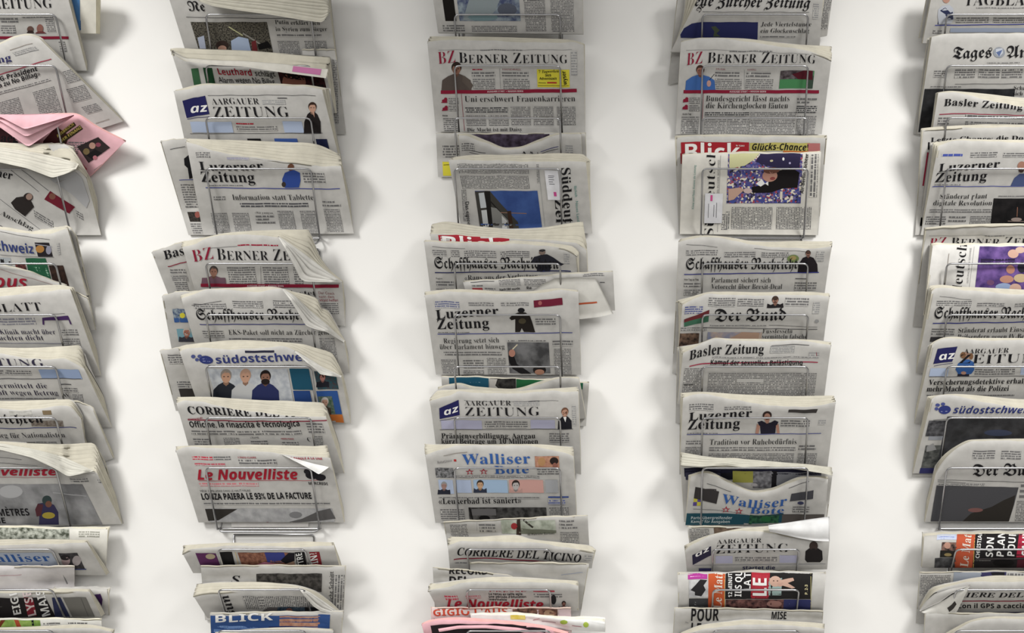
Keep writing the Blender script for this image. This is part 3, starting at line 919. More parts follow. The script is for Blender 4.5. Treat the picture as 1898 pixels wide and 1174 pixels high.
Paper(R_[1], [(318, 98), (345, 113), (400, 119), (450, 121), (520, 131), (606, 144)], [(352, 205), (622, 210)], 'tabloid with red headline and green boxes under a flopped top fold, second column', K=[(316, 90), (330, 88), (400, 90), (450, 93), (520, 98), (612, 104)], th=24, n=3, kd=.75, items=[
  ('r', 354, 127, 373, 159, (56, 104, 66)), ('r', 376, 126, 400, 160, (30, 76, 44)), ('b', 357, 130, 372, 158, 4, (160, 190, 160), (56, 104, 66)), ('b', 379, 130, 398, 158, 4, (140, 170, 140), (30, 76, 44)),
  ('t', 'Leuthard', 'sab', 404, 138, 469, 141, 11.5, RED), ('t', 'schlägt', 'sa', 473, 141, 511, 142, 11), ('t', 'Alarm wegen No Billag', 'sa', 406, 153, 510, 156, 11),
  ('p', 514, 131, 608, 175, (20, 12, 14), (70, 22, 26), 2), ('e', 545, 152, 22, 20, (150, 92, 76)), ('e', 552, 140, 26, 8, (26, 14, 14)), ('r', 400, 158, 600, 176, (40, 34, 34))],
  flaps=[([(318, 96), (345, 108), (400, 112), (450, 113), (520, 118), (608, 128)], [(319, 98), (346, 114), (400, 121), (450, 123), (520, 134), (604, 145)], 22, 26, 2, 2, (1, -5), 'flopped_pages', (204, 201, 192), [(.78, .96, .1, .75, (196, 110, 160))])])
Paper(R_[2], [(322, 169), (338, 167), (352, 166), (366, 159), (390, 157), (430, 158), (500, 158), (560, 160), (597, 166)], [(351, 300), (630, 300)], 'daily with navy square logo and a woman in a black suit, second column', K=[(326, 166), (360, 158), (390, 154), (430, 155), (500, 155), (560, 156), (612, 163)], th=20, n=4, items=[
  ('l', 385, 177, 585, 178, .7, G1), ('g', [(338, 187), (380, 177), (388, 211), (346, 219)], NAVY), ('t', 'az', 'sai', 353, 211, 386, 206, 15, WH), ('l', 347, 221, 388, 216, 1, NAVY),
  ('t', 'AARGAUER', 'sr', 393, 194, 481, 193, 12), ('t', 'ZEITUNG', 'sr', 396, 217, 538, 217, 20), ('b', 485, 185, 530, 194, 3, (150, 150, 150)), ('l', 514, 182, 532, 182, 1.5, G1),
  ('m', 579, 190, 32, 58, (34, 28, 28), SKIN, (60, 40, 30), .16), ('g', [(576, 203), (582, 203), (583, 218)], SKIN),
  ('r', 352, 226, 433, 246, LB), ('b', 354, 229, 430, 245, 4, (70, 80, 120), LB), ('b', 437, 227.2, 470, 230.8, 3.6, RED), ('b', 437, 233, 515, 243, 4), ('r', 523, 225, 564, 246, LB), ('b', 525, 228, 562, 245, 4, (70, 90, 120), LB),
  ('l', 352, 248, 598, 247, .8, G1), ('r', 458, 257, 484, 262, K_), ('r', 508, 257, 552, 264, (60, 96, 180)), ('r', 585, 258, 612, 284, (28, 34, 70))])
Paper(R_[3], [(297, 263), (320, 259), (345, 258), (372, 262)], [(351, 441), (420, 441)], 'white broadsheet peeking out left behind the blue-shirted footballer paper', th=6, n=2, back=16, items=[
  ('l', 315, 277, 343, 272, 1, G1), ('g', [(341, 294), (352, 286), (356, 300), (357, 330), (351, 332), (348, 312), (342, 306)], K_), ('l', 332, 334, 366, 333, 1.2, (60, 70, 150)), ('b', 334, 340, 368, 385, 4.5), ('p', 347, 393, 380, 411, (24, 26, 24), (70, 60, 54), 4), ('e', 366, 398, 5, 6, (150, 80, 70)), ('b', 352, 413, 380, 440, 4)])
Paper(R_[3], [(345, 263), (362, 267), (400, 281), (440, 288), (500, 296), (560, 303), (600, 308), (632, 308)], [(377, 436), (656, 433)], 'broadsheet with a footballer in a blue shirt and headline "Information statt Tablette"', K=[(348, 257), (420, 258), (500, 262), (560, 264), (585, 267), (629, 284)], th=26, n=6, kd=.55, items=[
  ('b', 362, 281, 390, 292, 3.6), ('b', 420, 291, 462, 296, 3, (150, 150, 175)), ('t', 'Luzerner', 'sb', 370, 315, 489, 315, 16), ('t', 'Zeitung', 'sb', 373, 337, 474, 338, 20),
  ('g', [(523, 332), (528, 320), (538, 316), (546, 316), (556, 321), (557, 336), (554, 348), (528, 348), (524, 342)], (44, 74, 160)), ('e', 539, 310, 6, 6.5, (110, 70, 50)), ('r', 544, 335, 553, 345, (200, 80, 60)), ('e', 526, 342, 4, 5, (60, 50, 44)),
  ('b', 560, 319, 604, 340, 5), ('l', 381, 348, 630, 350, 1.4, (50, 64, 160)), ('b', 384, 342, 450, 346, 3),
  ('t', 'Information statt Tablette', 'sr', 431, 371, 582, 371, 10.5), ('b', 444, 375, 572, 384, 4.4, (80, 80, 84)), ('lorem', 389, 394, 430, 431, 1), ('lorem', 428, 394, 470, 432, 1), ('t', '«Wir pumpen', 'sr', 472, 396, 506, 397, 4), ('b', 473, 398.2, 508, 402.8, 4.6), ('b', 474, 403.7, 498, 408.3, 4.6), ('b', 474, 409.7, 510, 414.3, 4.6),
  ('lorem', 512, 390, 595, 433, 2), ('b', 596, 371.2, 620, 375.8, 4.6), ('b', 597, 377.7, 632, 382.8, 5.1), ('lorem', 598, 387, 640, 430, 1), ('b', 395, 363, 418, 371, 4)])
Paper(R_[4], [(281, 467), (310, 458), (340, 449), (372, 446)], [(318, 562), (400, 562)], 'broadsheet corner reading "Ba" sticking out left behind the curled-corner paper', th=8, n=2, back=17, items=[
  ('t', 'Basler', 'sb', 305, 482, 372, 466, 17), ('l', 311, 495, 352, 484, 1.6, CRIM), ('b', 313, 498, 346, 508, 4.5), ('b', 316, 510, 350, 522, 3.5), ('b', 322, 522, 352, 545, 3.5)])
Paper(R_[4], [(338, 458), (360, 453), (380, 444), (405, 437), (440, 435), (490, 437), (516, 440), (545, 459), (580, 485), (612, 507), (634, 523)], [(371, 572), (640, 605)], 'daily with crimson-and-black masthead, portrait in grey hair and corner curled over', K=[(336, 450), (380, 440), (430, 430), (480, 427), (530, 427), (574, 426), (582, 447), (592, 472), (612, 500), (635, 520)], th=18, n=5, kd=.25, wave=0, items=[
  ('t', 'BZ', 'sr', 358, 486, 398, 480, 23, CRIM), ('t', 'Berner Zeitung', 'sc', 402, 482, 612, 484, 22), ('b', 440, 452.2, 516, 455.8, 3.6, CRIM), ('l', 385, 461, 440, 456, .6, G1), 
  ('m', 396, 494, 46, 34, (120, 84, 100), (170, 120, 100), (74, 66, 62), .28), ('b', 420, 494, 476, 526, 4.2), ('l', 483, 494, 484, 527, .5, G1), ('b', 486, 494, 536, 527, 4.2), ('b', 543, 494, 562, 527, 4.2),
  ('l', 372, 529, 628, 531, 6, CRIM), ('t', 'AUSGABE STADT + REGION BERN', 'sab', 458, 532, 526, 532, 3, (230, 190, 196)), ('t', 'Gemeinde entlastet', 'sr', 420, 549, 586, 548, 10), ('t', 'Der Coach', 'sa', 590, 545, 620, 547, 5, (150, 90, 90)), ('t', 'kann dem', 'sa', 591, 552, 620, 553, 5, (150, 90, 90)), ('t', 'Wald helfen', 'sa', 592, 559, 627, 559, 5, CRIM), ('b', 592, 561, 628, 582, 3.6)],
  flaps=[('fan', [(515, 439), (528, 460), (543, 490), (556, 517), (566, 522), (600, 523), (632, 524)], [(516, 438), (545, 457), (578, 481), (604, 502), (634, 522)], 4, 27, 7, 'turned_corner', (206, 204, 198))])
Paper(R_[5], [(300, 549), (335, 541), (370, 541)], [(319, 652), (390, 652)], 'newspaper edge with small blue and teal portraits behind the blackletter paper with curled corner', th=8, n=2, back=17, items=[
  ('p', 319, 573, 350, 598, (60, 80, 120), (150, 166, 176), 3), ('e', 338, 585, 5, 5, YEL), ('r', 322, 590, 352, 598, (52, 92, 160)), ('r', 327, 610, 362, 634, (120, 170, 186)), ('m', 346, 608, 30, 26, (60, 60, 70), (180, 110, 90), (200, 190, 180), .32)])
Paper(R_[5], [(336, 554), (355, 548), (370, 541), (385, 536), (430, 538), (480, 541), (522, 535), (545, 552), (575, 579), (605, 603), (638, 634)], [(368, 660), (648, 692)], 'blackletter daily with headline about an EKS parcel and corner curled over', K=[(335, 546), (375, 537), (430, 533), (500, 531), (545, 540), (588, 551), (596, 569), (606, 572), (622, 597), (639, 630)], th=18, n=5, kd=.25, wave=0, items=[
  ('l', 355, 567, 410, 558, .8, G1), ('b', 357, 562, 420, 573, 3.6), ('b', 430, 557, 488, 571, 3.8), ('b', 505, 556, 556, 571, 3.8), ('t', 'Schaffhauser Nachrichten', 'fr', 364, 593, 612, 593, 19), ('l', 370, 602, 630, 601, 1.4, (50, 54, 130)),
  ('t', 'EKS-Paket soll nicht an Zürcher gehen', 'sr', 424, 621, 618, 621, 9.5), ('b', 374, 612, 416, 626, 4), ('b', 424, 626, 560, 634, 4), ('lorem', 590, 626, 632, 688, 1)],
  flaps=[('fan', [(522, 535), (538, 556), (552, 580), (566, 603), (580, 609), (606, 616), (637, 635)], [(524, 534), (548, 550), (576, 577), (606, 602), (639, 632)], 4, 27, 7, 'turned_corner', (206, 204, 198))])
Paper(R_[6], [(296, 650), (320, 647), (345, 641), (372, 639)], [(326, 762), (400, 762)], 'plain newspaper margin with a dark picture, left behind the three smiling men', th=10, n=3, back=17, items=[
  ('b', 309, 656, 342, 675, 4.2), ('b', 327, 706, 360, 720, 4.2), ('r', 331, 721, 368, 736, (56, 52, 50))])
Paper(R_[6], [(333, 652), (348, 646), (374, 645), (430, 648), (480, 646), (520, 642), (540, 647), (565, 664), (600, 686), (632, 698)], [(372, 765), (650, 785)], 'daily with navy sans-serif masthead and a photo of three smiling men', K=[(331, 644), (350, 638), (380, 634), (430, 631), (500, 632), (560, 637), (586, 645), (615, 655), (625, 672), (634, 692)], th=22, n=5, kd=.35, wave=.15, items=[
  ('e', 382, 668, 13, 7.5, (44, 54, 120), .12), ('e', 358, 661, 4, 3.4, (70, 80, 140)), ('e', 370, 661, 4, 3.2, (70, 80, 140)), ('e', 365, 667, 3.6, 3, (70, 80, 140)), ('l', 374, 666, 388, 667, 1, (150, 156, 200)), ('l', 375, 670, 390, 671, 1, (150, 156, 200)),
  ('t', 'südostschweiz', 'sab', 400, 674, 582, 671, 14, (44, 54, 120)), ('l', 454, 653, 508, 651, 4, (40, 40, 60)), ('b', 385, 677, 560, 680, 2.6),
  ('p', 384, 684, 545, 752, (176, 182, 192), (204, 208, 212), 1.5), ('m', 419, 685, 50, 62, (36, 40, 50), (200, 150, 120), (150, 140, 130), .2), ('m', 455, 685, 54, 62, (196, 198, 200), (206, 156, 128), (190, 150, 126), .2), ('m', 492, 687, 52, 60, (40, 48, 100), (150, 104, 84), (36, 26, 24), .2), ('r', 440, 735, 480, 748, (30, 26, 34)), ('e', 492, 708, 8, 5.5, (36, 26, 24)),
  ('r', 536, 684, 580, 723, TEAL), ('b', 541, 693, 576, 716, 4.6, (190, 210, 214), TEAL), ('r', 543, 725, 584, 775, (34, 70, 140)), ('b', 547, 730, 580, 760, 5.5, (190, 200, 220), (34, 70, 140)), ('p', 582, 688, 628, 722, (30, 84, 96), (70, 60, 64), 3), ('m', 598, 692, 24, 26, (30, 30, 40), (170, 110, 100), (60, 40, 34), .28), ('r', 586, 725, 634, 768, (40, 84, 160)), ('p', 589, 735, 622, 768, (50, 90, 60), (110, 120, 110), 3), ('m', 602, 737, 24, 32, (70, 60, 50), (196, 150, 126), (190, 186, 180), .26), ('r', 600, 769, 638, 786, (206, 110, 40))],
  flaps=[('fan', [(545, 652), (568, 672), (586, 686), (593, 694), (610, 697), (632, 700)], [(546, 650), (568, 662), (600, 682), (633, 697)], 3, 22, 7, 'turned_corner', (206, 204, 198))])
Paper(R_[7], [(327, 748), (345, 743), (370, 744), (400, 752), (450, 761), (520, 769), (560, 773), (604, 772)], [(362, 872), (638, 878)], 'Italian daily with slab-letter masthead and headline "Officine, la rinascita è tecnologica"', K=[(328, 737), (370, 736), (430, 738), (500, 742), (560, 745), (598, 747), (606, 757)], th=28, n=6, kd=.6, items=[
  ('t', 'CORRIERE DEL TICINO', 'sb', 349, 768, 606, 770, 15), ('l', 348, 779, 606, 779, 1.8, CRIM), ('t', 'Giovedì', 'sab', 348, 780, 376, 776, 3, CRIM), ('t', 'Officine, la rinascita è tecnologica', 'sab', 352, 793, 557, 791, 11), ('b', 353, 797, 560, 807, 4.6), ('b', 357, 812, 400, 860, 4.4), ('lorem', 412, 811, 458, 870, 1), ('t', 'L\u2019ESAME', 'sa', 464, 813, 480, 813, 3), ('b', 464, 816, 505, 850, 4.6), ('t', 'PRIMO PIANO', 'sab', 521, 815, 545, 815, 2.6, RED), ('b', 521, 818, 562, 850, 4.4), ('b', 566, 783, 603, 804, 5), ('t', 'C', 'sr', 570, 819, 578, 819, 8), ('lorem', 580, 808, 606, 870, 1)])
Paper(R_[8], [(326, 836), (345, 829), (400, 831), (450, 834), (500, 839), (520, 842), (560, 846), (612, 849)], [(368, 969), (638, 969)], 'French daily with bold red masthead and headline about the 93% bill, white corner tip', K=[(326, 828), (380, 825), (450, 824), (520, 826), (580, 826), (606, 824)], th=16, n=4, items=[
  ('b', 355, 845, 395, 853, 4.6, (196, 70, 86)), ('b', 395, 845, 428, 853, 4.4), ('b', 360, 858, 418, 864, 4, (190, 80, 96)), ('t', 'L\u2019INFO CLAIRE', 'sab', 441, 850, 475, 850, 3, RED), ('b', 441, 851, 514, 863, 5), ('t', 'LA PAROLE A LA UNE', 'sab', 535, 851, 598, 853, 4, RED),
  ('t', 'Le Nouvelliste', 'sak', 366, 890, 553, 889, 18, (186, 26, 46)), ('l', 368, 892, 600, 891, .8, (200, 80, 90)), ('b', 368, 894, 480, 902, 5, (206, 130, 136)), ('e', 580, 880, 14, 9, (34, 32, 36)), ('e', 594, 886, 10, 6, (34, 32, 36)), ('e', 570, 874, 7, 5, (44, 42, 46)), ('t', 'MERCREDI', 'sab', 572, 899, 608, 900, 5),
  ('t', 'VIÈGE 38 MILLIONS DANS LE HAUT-VALAIS', 'sa', 371, 913, 465, 912, 4), ('t', 'LONZA PAIERA LE 93% DE LA FACTURE', 'cob', 374, 927, 579, 925, 11.5), ('b', 377, 931, 612, 937, 4.4),
  ('p', 380, 943, 622, 973, (160, 160, 162), (190, 190, 191), 1), ('g', [(380, 944), (440, 944), (405, 965), (386, 966)], (54, 50, 46)), ('g', [(520, 972), (560, 962), (590, 948), (612, 943), (622, 962), (600, 965), (575, 967)], (96, 94, 94)), ('g', [(486, 973), (492, 968), (505, 968), (510, 973)], (130, 70, 80)), ('e', 548, 955, 12, 6, (130, 130, 132)), ('l', 400, 971, 460, 971, 1.5, G1)],
  flaps=[([(520, 842), (545, 850), (575, 858), (609, 866)], [(522, 843), (550, 857), (578, 872), (591, 880), (609, 867)], 2, 14, 2, 1, (0, 0), 'folded_corner', (238, 238, 236))])
# unit C, second column
Paper(R_[8], [(428, 962), (572, 962)], [(432, 1008), (570, 1008)], 'white plastic sleeve standing empty behind the lower rack top, second column', th=3, n=1, back=46, tint=(236, 233, 230), rip=0, items=[('l', 428, 986, 500, 986, 1, (220, 160, 160))], cat='plastic sleeve', name='plastic_sleeve', group=None)
Paper(R_[10], [(372, 1050), (460, 1049), (560, 1049), (641, 1050)], [(380, 1150), (636, 1150)], 'newspaper with a dark picture and sideways text behind the lowest second-column pockets', th=6, n=2, back=20, slope=.7, items=[
  ('p', 475, 1064, 596, 1098, (44, 42, 40), (90, 86, 82), 2), ('t', 'S', 'ri' if False else 'si', 428, 1082, 446, 1082, 14), ('rot', True), ('b', 618, 1066, 640, 1130, 4.6), ('rot', False), ('t', 'nicht Schnitt', 'sa', 617, 1120, 618, 1060, 8)])
Paper(R_[9], [(338, 1026), (360, 1018), (400, 1014), (440, 1012), (500, 1013), (550, 1015), (619, 1011)], [(358, 1063), (632, 1063)], 'rolled tabloid with purple box and red-black sideways words, below the red French daily', K=[(339, 1012), (380, 1009), (440, 1006), (500, 1007), (560, 1005), (618, 1006)], th=17, n=4, slope=.78, kd=.3, items=[
  ('r', 362, 1026, 414, 1064, (96, 40, 92)), ('e', 390, 1032, 9, 5, (176, 160, 130)), ('b', 375, 1042, 404, 1062, 5, (170, 120, 170), (96, 40, 92)), ('r', 406, 1024, 440, 1064, (30, 28, 28)), ('r', 416, 1050, 443, 1064, (160, 40, 44)), ('t', 'n', 'sab', 434, 1062, 434, 1053, 11, (230, 200, 196)), ('l', 436, 1024, 446, 1064, 1.4, (214, 190, 140)),
  ('p', 440, 1025, 546, 1064, (120, 70, 56), (176, 116, 88), 2.5), ('r', 490, 1025, 532, 1043, (58, 66, 150)), ('g', [(468, 1050), (490, 1042), (512, 1046), (508, 1062), (470, 1062)], (214, 130, 160)), ('e', 538, 1048, 9, 10, (190, 150, 124)), ('g', [(520, 1040), (535, 1025), (546, 1025), (546, 1040), (530, 1046)], (30, 26, 34)), ('l', 472, 1054, 486, 1052, 3, WH), ('l', 494, 1046, 505, 1054, 3, (150, 30, 90)),
  ('r', 546, 1024, 572, 1064, (30, 28, 30)), ('t', 'LETTRE', 'sab', 567, 1064, 559, 1024, 11, WH), ('r', 573, 1024, 600, 1064, (150, 36, 44)), ('t', 'COIN?', 'sab', 594, 1064, 586, 1024, 13, WH)])
Paper(R_[10], [(358, 1105), (380, 1100), (430, 1097), (500, 1093), (553, 1090), (575, 1099), (600, 1116), (630, 1138)], [(384, 1146), (626, 1146)], 'newspaper with cursive "ung" turned sideways and curled right corner, lowest second-column rack', K=[(364, 1082), (420, 1078), (480, 1079), (540, 1083), (580, 1093), (610, 1113), (633, 1135)], th=17, n=3, slope=.78, kd=.25, wave=0, items=[
  ('rot', True), ('b', 448, 1106, 580, 1130, 3.6), ('rot', False), ('b', 478, 1110, 492, 1128, 5), ('t', 'ung', 'si', 412, 1107, 428, 1146, 17), ('p', 512, 1126, 592, 1146, (30, 50, 70), (80, 100, 120), 3), ('g', [(475, 1140), (498, 1126), (515, 1126), (512, 1142)], (100, 96, 96)), ('e', 536, 1132, 6, 4, (140, 90, 80)), ('r', 565, 1126, 596, 1146, (36, 34, 38))],
  flaps=[('fan', [(553, 1090), (566, 1108), (580, 1124), (594, 1133), (612, 1137), (631, 1140)], [(555, 1089), (576, 1099), (602, 1116), (632, 1138)], 3, 20, 6, 'turned_corner', (206, 204, 198))])
Paper(R_[11], [(389, 1138), (500, 1136), (636, 1134)], [(392, 1200), (632, 1200)], 'tabloid with white letters on blue, at the foot of the second column', th=8, n=2, back=20, slope=.7, items=[
  ('r', 390, 1142, 608, 1200, (46, 82, 150)), ('t', 'BLICK', 'sab', 396, 1155, 506, 1150, 13, WH), ('b', 396, 1160, 500, 1178, 4, (120, 150, 200), (90, 120, 170)), ('p', 518, 1143, 592, 1176, (180, 120, 96), (206, 156, 130), 1.5), ('r', 498, 1162, 560, 1172, (34, 40, 96)), ('r', 590, 1140, 610, 1176, (50, 86, 156))])
Paper(R_[11], [(396, 1180), (430, 1174), (480, 1169), (560, 1167), (618, 1170)], [(410, 1240), (610, 1240)], 'light newspaper top just showing at the bottom picture edge, second column', K=[(400, 1172), (480, 1165), (560, 1163), (616, 1166)], th=18, n=3, slope=.78)
# ================================================================== middle column
Paper(R_[0], [(797, -40), (940, -42), (1079, -40)], [(812, 61), (1081, 63)], 'broadsheet with a large grey-blue picture, topmost in the middle column', th=12, n=3, items=[
  ('r', 819, -8, 846, 39, (28, 24, 22)), ('p', 846, -8, 965, 39, (70, 80, 120), (150, 166, 176), 1.2), ('g', [(872, -8), (930, -8), (918, 20), (900, 38), (858, 38), (866, 10)], (146, 158, 162)), ('e', 895, 32, 28, 7, (120, 150, 156)), ('e', 940, 18, 18, 12, (90, 96, 112)), ('lorem', 969, -6, 1016, 58, 1), ('lorem', 1018, -8, 1068, 59, 1), ('b', 820, 45, 862, 58, 4.4), ('lorem', 871, 47, 965, 59, 1), ('b', 970, -2.3, 1000, 2.3, 4.6)])
Paper(R_[1], [(792, 77), (830, 74), (900, 75), (960, 78), (1030, 79), (1060, 78), (1082, 84)], [(808, 244), (1085, 251)], 'daily with crimson-and-black masthead and headline "Uni erschwert Frauenkarrieren"', K=[(797, 67), (850, 68), (950, 69), (1030, 71), (1070, 76), (1084, 81)], th=12, n=4, wave=.2, items=[
  ('l', 812, 93, 1060, 92, .6, (140, 140, 140)), ('b', 890, 90.6, 968, 93.8, 3.2), ('t', 'BZ', 'sr', 812, 119, 846, 116, 23, CRIM), ('t', 'Berner Zeitung', 'sc', 850, 117, 1053, 117, 20),
  ('m', 846, 116, 56, 53, (92, 80, 74), (150, 104, 84), (50, 38, 32), .21), ('g', [(858, 140), (868, 146), (877, 158), (872, 168), (866, 160), (856, 152)], (100, 88, 80)), ('b', 874, 126.6, 894, 129.8, 3.2, CRIM), ('b', 874, 132, 918, 143, 5), ('b', 876, 145, 918, 165, 3.4), ('l', 926, 128, 928, 165, .6, (140, 140, 140)), ('t', 'HANDBALL', 'sa', 931, 130, 966, 130, 2.6, CRIM), ('b', 930, 132, 980, 143, 5), ('b', 932, 145, 982, 165, 3.4),
  ('r', 995, 129, 1056, 162, YEL), ('t', '7 Tagwerken', 'si', 998, 136, 1036, 134, 5), ('t', '365', 'sab', 1010, 142, 1022, 142, 4), ('t', 'Adventszeit', 'sab', 1000, 148, 1032, 148, 4.4), ('r', 1014, 152, 1032, 155, (190, 50, 40)), ('l', 998, 154, 1012, 154, 1, K_), ('l', 997, 159, 1054, 159, 1, (120, 110, 30)), ('t', 'wyser', 'sab', 1051, 157, 1048, 131, 7),
  ('l', 817, 171, 1069, 168, 6.4, CRIM), ('t', 'AUSGABE STADT + REGION BERN', 'sab', 903, 171.5, 970, 170.5, 3, (226, 196, 200)), ('t', 'Uni erschwert Frauenkarrieren', 'sr', 861, 189, 1067, 188, 11),
  ('e', 824, 187, 5, 3, CRIM), ('e', 826, 184, 3, 3, CRIM), ('l', 818, 190, 829, 190, 1.6, CRIM), ('e', 825, 202, 5, 3, CRIM), ('e', 827, 199, 3, 3, CRIM), ('l', 819, 205, 830, 204, 1.6, CRIM), ('b', 831, 181, 850, 193, 3), ('b', 831, 195, 850, 206, 3), ('t', 'Heute', 'sab', 820, 216, 830, 216, 3), ('b', 821, 218, 850, 243, 3.6), ('l', 855, 174, 861, 243, .8, CRIM),
  ('b', 862, 198, 942, 210, 3.6, (70, 70, 72)), ('lorem', 945, 197, 1029, 233, 2), ('lorem', 1031, 197, 1070, 232, 1), ('lorem', 862, 213, 946, 233, 2), ('t', 'Die Macht ist mit Daisy', 'sr', 866, 244, 968, 243, 7), ('b', 1058, 95, 1070, 140, 5, (150, 150, 150))])
Paper(R_[2], [(808, 247), (850, 247), (900, 248), (1000, 247), (1085, 248)], [(812, 328), (1088, 328)], 'newspaper with yellow box at left and dark purple picture, behind the sagging white paper', th=7, n=2, back=20, items=[
  ('p', 866, 249, 1020, 290, (46, 34, 48), (86, 74, 96), 1.5), ('b', 820, 268, 852, 292, 5), ('r', 820, 300, 850, 326, YEL), ('l', 822, 306, 838, 305, 1, K_), ('b', 826, 310.7, 850, 315.3, 4.6)])
Paper(R_[2], [(850, 252), (862, 251), (880, 258), (905, 267), (938, 277), (960, 276), (1000, 262), (1035, 250), (1055, 248), (1077, 249)], [(856, 330), (1080, 330)], 'white newspaper sagging in a V below the career headline, middle column', K=[(848, 249), (862, 247), (905, 261), (938, 273), (960, 272), (1000, 258), (1035, 247), (1077, 245)], th=12, n=4, kd=.3, wave=.9, items=[
  ('l', 870, 278, 900, 284, .8, G1), ('l', 870, 282, 896, 288, .8, G1), ('b', 855, 265, 880, 280, 4), ('t', 'Der Bund', 'fr', 970, 295, 1000, 295, 13), ('l', 1002, 281, 1035, 272, 1, (60, 60, 130)), ('l', 1004, 284, 1035, 276, .8, G1), ('b', 1048, 268, 1062, 284, 4, (150, 150, 150))])
Paper(R_[3], [(831, 296), (870, 297), (930, 298), (1000, 300), (1050, 299), (1086, 301)], [(856, 428), (1098, 433)], 'weekly with masthead turned sideways, white address sticker and a blue-sky building photo', K=[(843, 290), (900, 287), (1000, 285), (1078, 284), (1094, 297)], th=18, n=4, wave=0, items=[
  ('rot', True), ('lorem', 842, 304, 992, 322, 1), ('lorem', 848, 326, 992, 350, 1), ('b', 855, 352, 868, 410, 3.2), ('rot', False), ('t', 'Süddeutsche', 'sb', 1040, 310, 1050, 470, 17), ('t', 'Zeitung', 'sb', 1028, 368, 1036, 480, 15), ('t', 'lächelt · Neues Land', 'sa', 1064, 345, 1070, 412, 5, (90, 150, 140)), ('l', 998, 310, 1010, 420, .6, (150, 150, 150)), ('b', 994, 304, 1000, 340, 3),
  ('p', 880, 354, 1005, 424, (44, 72, 140), (56, 88, 158), .6), ('g', [(880, 355), (908, 354), (930, 380), (960, 412), (962, 424), (890, 424)], (62, 60, 56)), ('g', [(887, 358), (897, 357), (902, 385), (891, 386)], (190, 196, 200)), ('g', [(892, 390), (902, 389), (906, 420), (896, 421)], (196, 200, 200)), ('g', [(898, 354), (908, 354), (914, 420), (906, 424)], (30, 28, 26)), ('g', [(910, 384), (920, 386), (948, 415), (948, 424), (914, 424)], (130, 130, 126)), ('g', [(930, 400), (940, 410), (940, 424), (931, 424)], (196, 196, 194)), ('g', [(940, 392), (947, 391), (952, 424), (944, 424)], (60, 40, 30)), ('l', 908, 372, 944, 412, 2, (26, 24, 24)), ('l', 920, 394, 976, 396, 1.4, (150, 110, 90)), ('l', 907, 355, 909, 400, 1.6, (130, 100, 60)), ('t', 'Das eigene Haus', 'sa', 862, 374, 869, 440, 7)]).sticker(1009, 316, 1034, 371, [(1016, 326, 1027, 327, G1), (1016, 329, 1026, 330, G1), (1017, 333, 1027, 334, G1), (1017, 337, 1025, 338, G1), (1018, 341, 1028, 342, G1), (1026, 356, 1031, 364, (220, 70, 150))])
Paper(R_[4], [(797, 433), (815, 434), (860, 437), (920, 441), (980, 444), (1040, 447), (1070, 452), (1087, 462)], [(812, 520), (1089, 506)], 'tabloid with a red outlined masthead peeping out above the blackletter paper, middle column', K=[(802, 414), (825, 410), (860, 415), (900, 420), (950, 423), (1000, 421), (1050, 414), (1081, 410), (1086, 450)], th=26, n=5, back=19, kd=.35, items=[
  ('r', 812, 436, 947, 470, (180, 34, 48)), ('r', 816, 439, 838, 470, (204, 202, 199)), ('t', 'Blick', 'sab', 818, 462, 936, 468, 24, WH)])
Paper(R_[4], [(786, 448), (830, 450), (890, 451), (938, 454), (950, 452), (1000, 455), (1040, 460), (1060, 466), (1070, 473)], [(799, 548), (1076, 560)], 'blackletter daily with a dark-suited figure covering its masthead, middle column', K=[(788, 445), (840, 447), (930, 449), (950, 446), (1000, 448), (1060, 456), (1073, 466)], th=12, n=4, items=[
  ('l', 801, 458, 862, 461, .6, G1), ('t', 'Schaffhauser Nachrichten', 'fr', 805, 498, 1036, 499, 20), ('b', 801, 463, 828, 475, 3.4), ('b', 835, 463, 852, 476, 3.4), ('b', 860, 464, 920, 478, 3.6), ('b', 927, 465, 982, 478, 3.6),
  ('g', [(984, 486), (990, 476), (1004, 472), (1014, 472), (1026, 478), (1040, 488), (1046, 490), (1040, 493), (1022, 490), (1020, 503), (995, 503), (996, 490)], (38, 38, 48)), ('e', 1005, 468, 6, 4.5, (130, 110, 100)), ('e', 1005, 464.5, 6, 2.4, (40, 40, 44)), ('r', 1000, 494, 1020, 504, (44, 54, 110)), ('l', 806, 506, 1058, 503, 1.8, (40, 44, 96)),
  ('t', '«Raus aus der Verlustzone»', 'sr', 861, 520, 1010, 516, 9.5), ('t', 'Region', 'sa', 808, 518, 820, 518, 3), ('b', 808, 520, 842, 532, 5), ('b', 808, 534, 842, 545, 3.4), ('b', 1045, 470, 1056, 490, 4, (150, 150, 150))])
Paper(R_[4], [(858, 523), (900, 520), (930, 518), (1000, 513), (1060, 508), (1136, 504)], [(872, 570), (1140, 576)], 'loose newspaper section stuck crosswise into the pocket, poking out to the right', th=5, n=2, front=1, kd=0, slope=.4, group=None, name='newspaper_section', cat='newspaper section', items=[
  ('l', 872, 524, 916, 521, 1, G1), ('r', 875, 534, 897, 546, (170, 60, 66)), ('b', 898, 533, 920, 545, 4), ('b', 874, 527.7, 895, 531.3, 3.6), ('t', 'Nach SRF wurde', 'sab', 926, 539, 964, 537, 4), ('t', 'Re', 'sab', 976, 537, 986, 536, 5), ('lorem', 922, 517, 1016, 530, 2), ('b', 1080, 506, 1120, 512, 3), ('l', 1112, 524, 1121, 524, 1.2, G1)],
  flaps=[([(985, 540), (1005, 527), (1030, 516), (1070, 514), (1104, 516)], [(1000, 578), (1040, 588), (1076, 592), (1110, 588), (1137, 582)], 4, 12, 4, 1, (0, 0), 'turned_sheet', (206, 204, 198), [(.55, .86, .62, .66, (196, 84, 48))])])
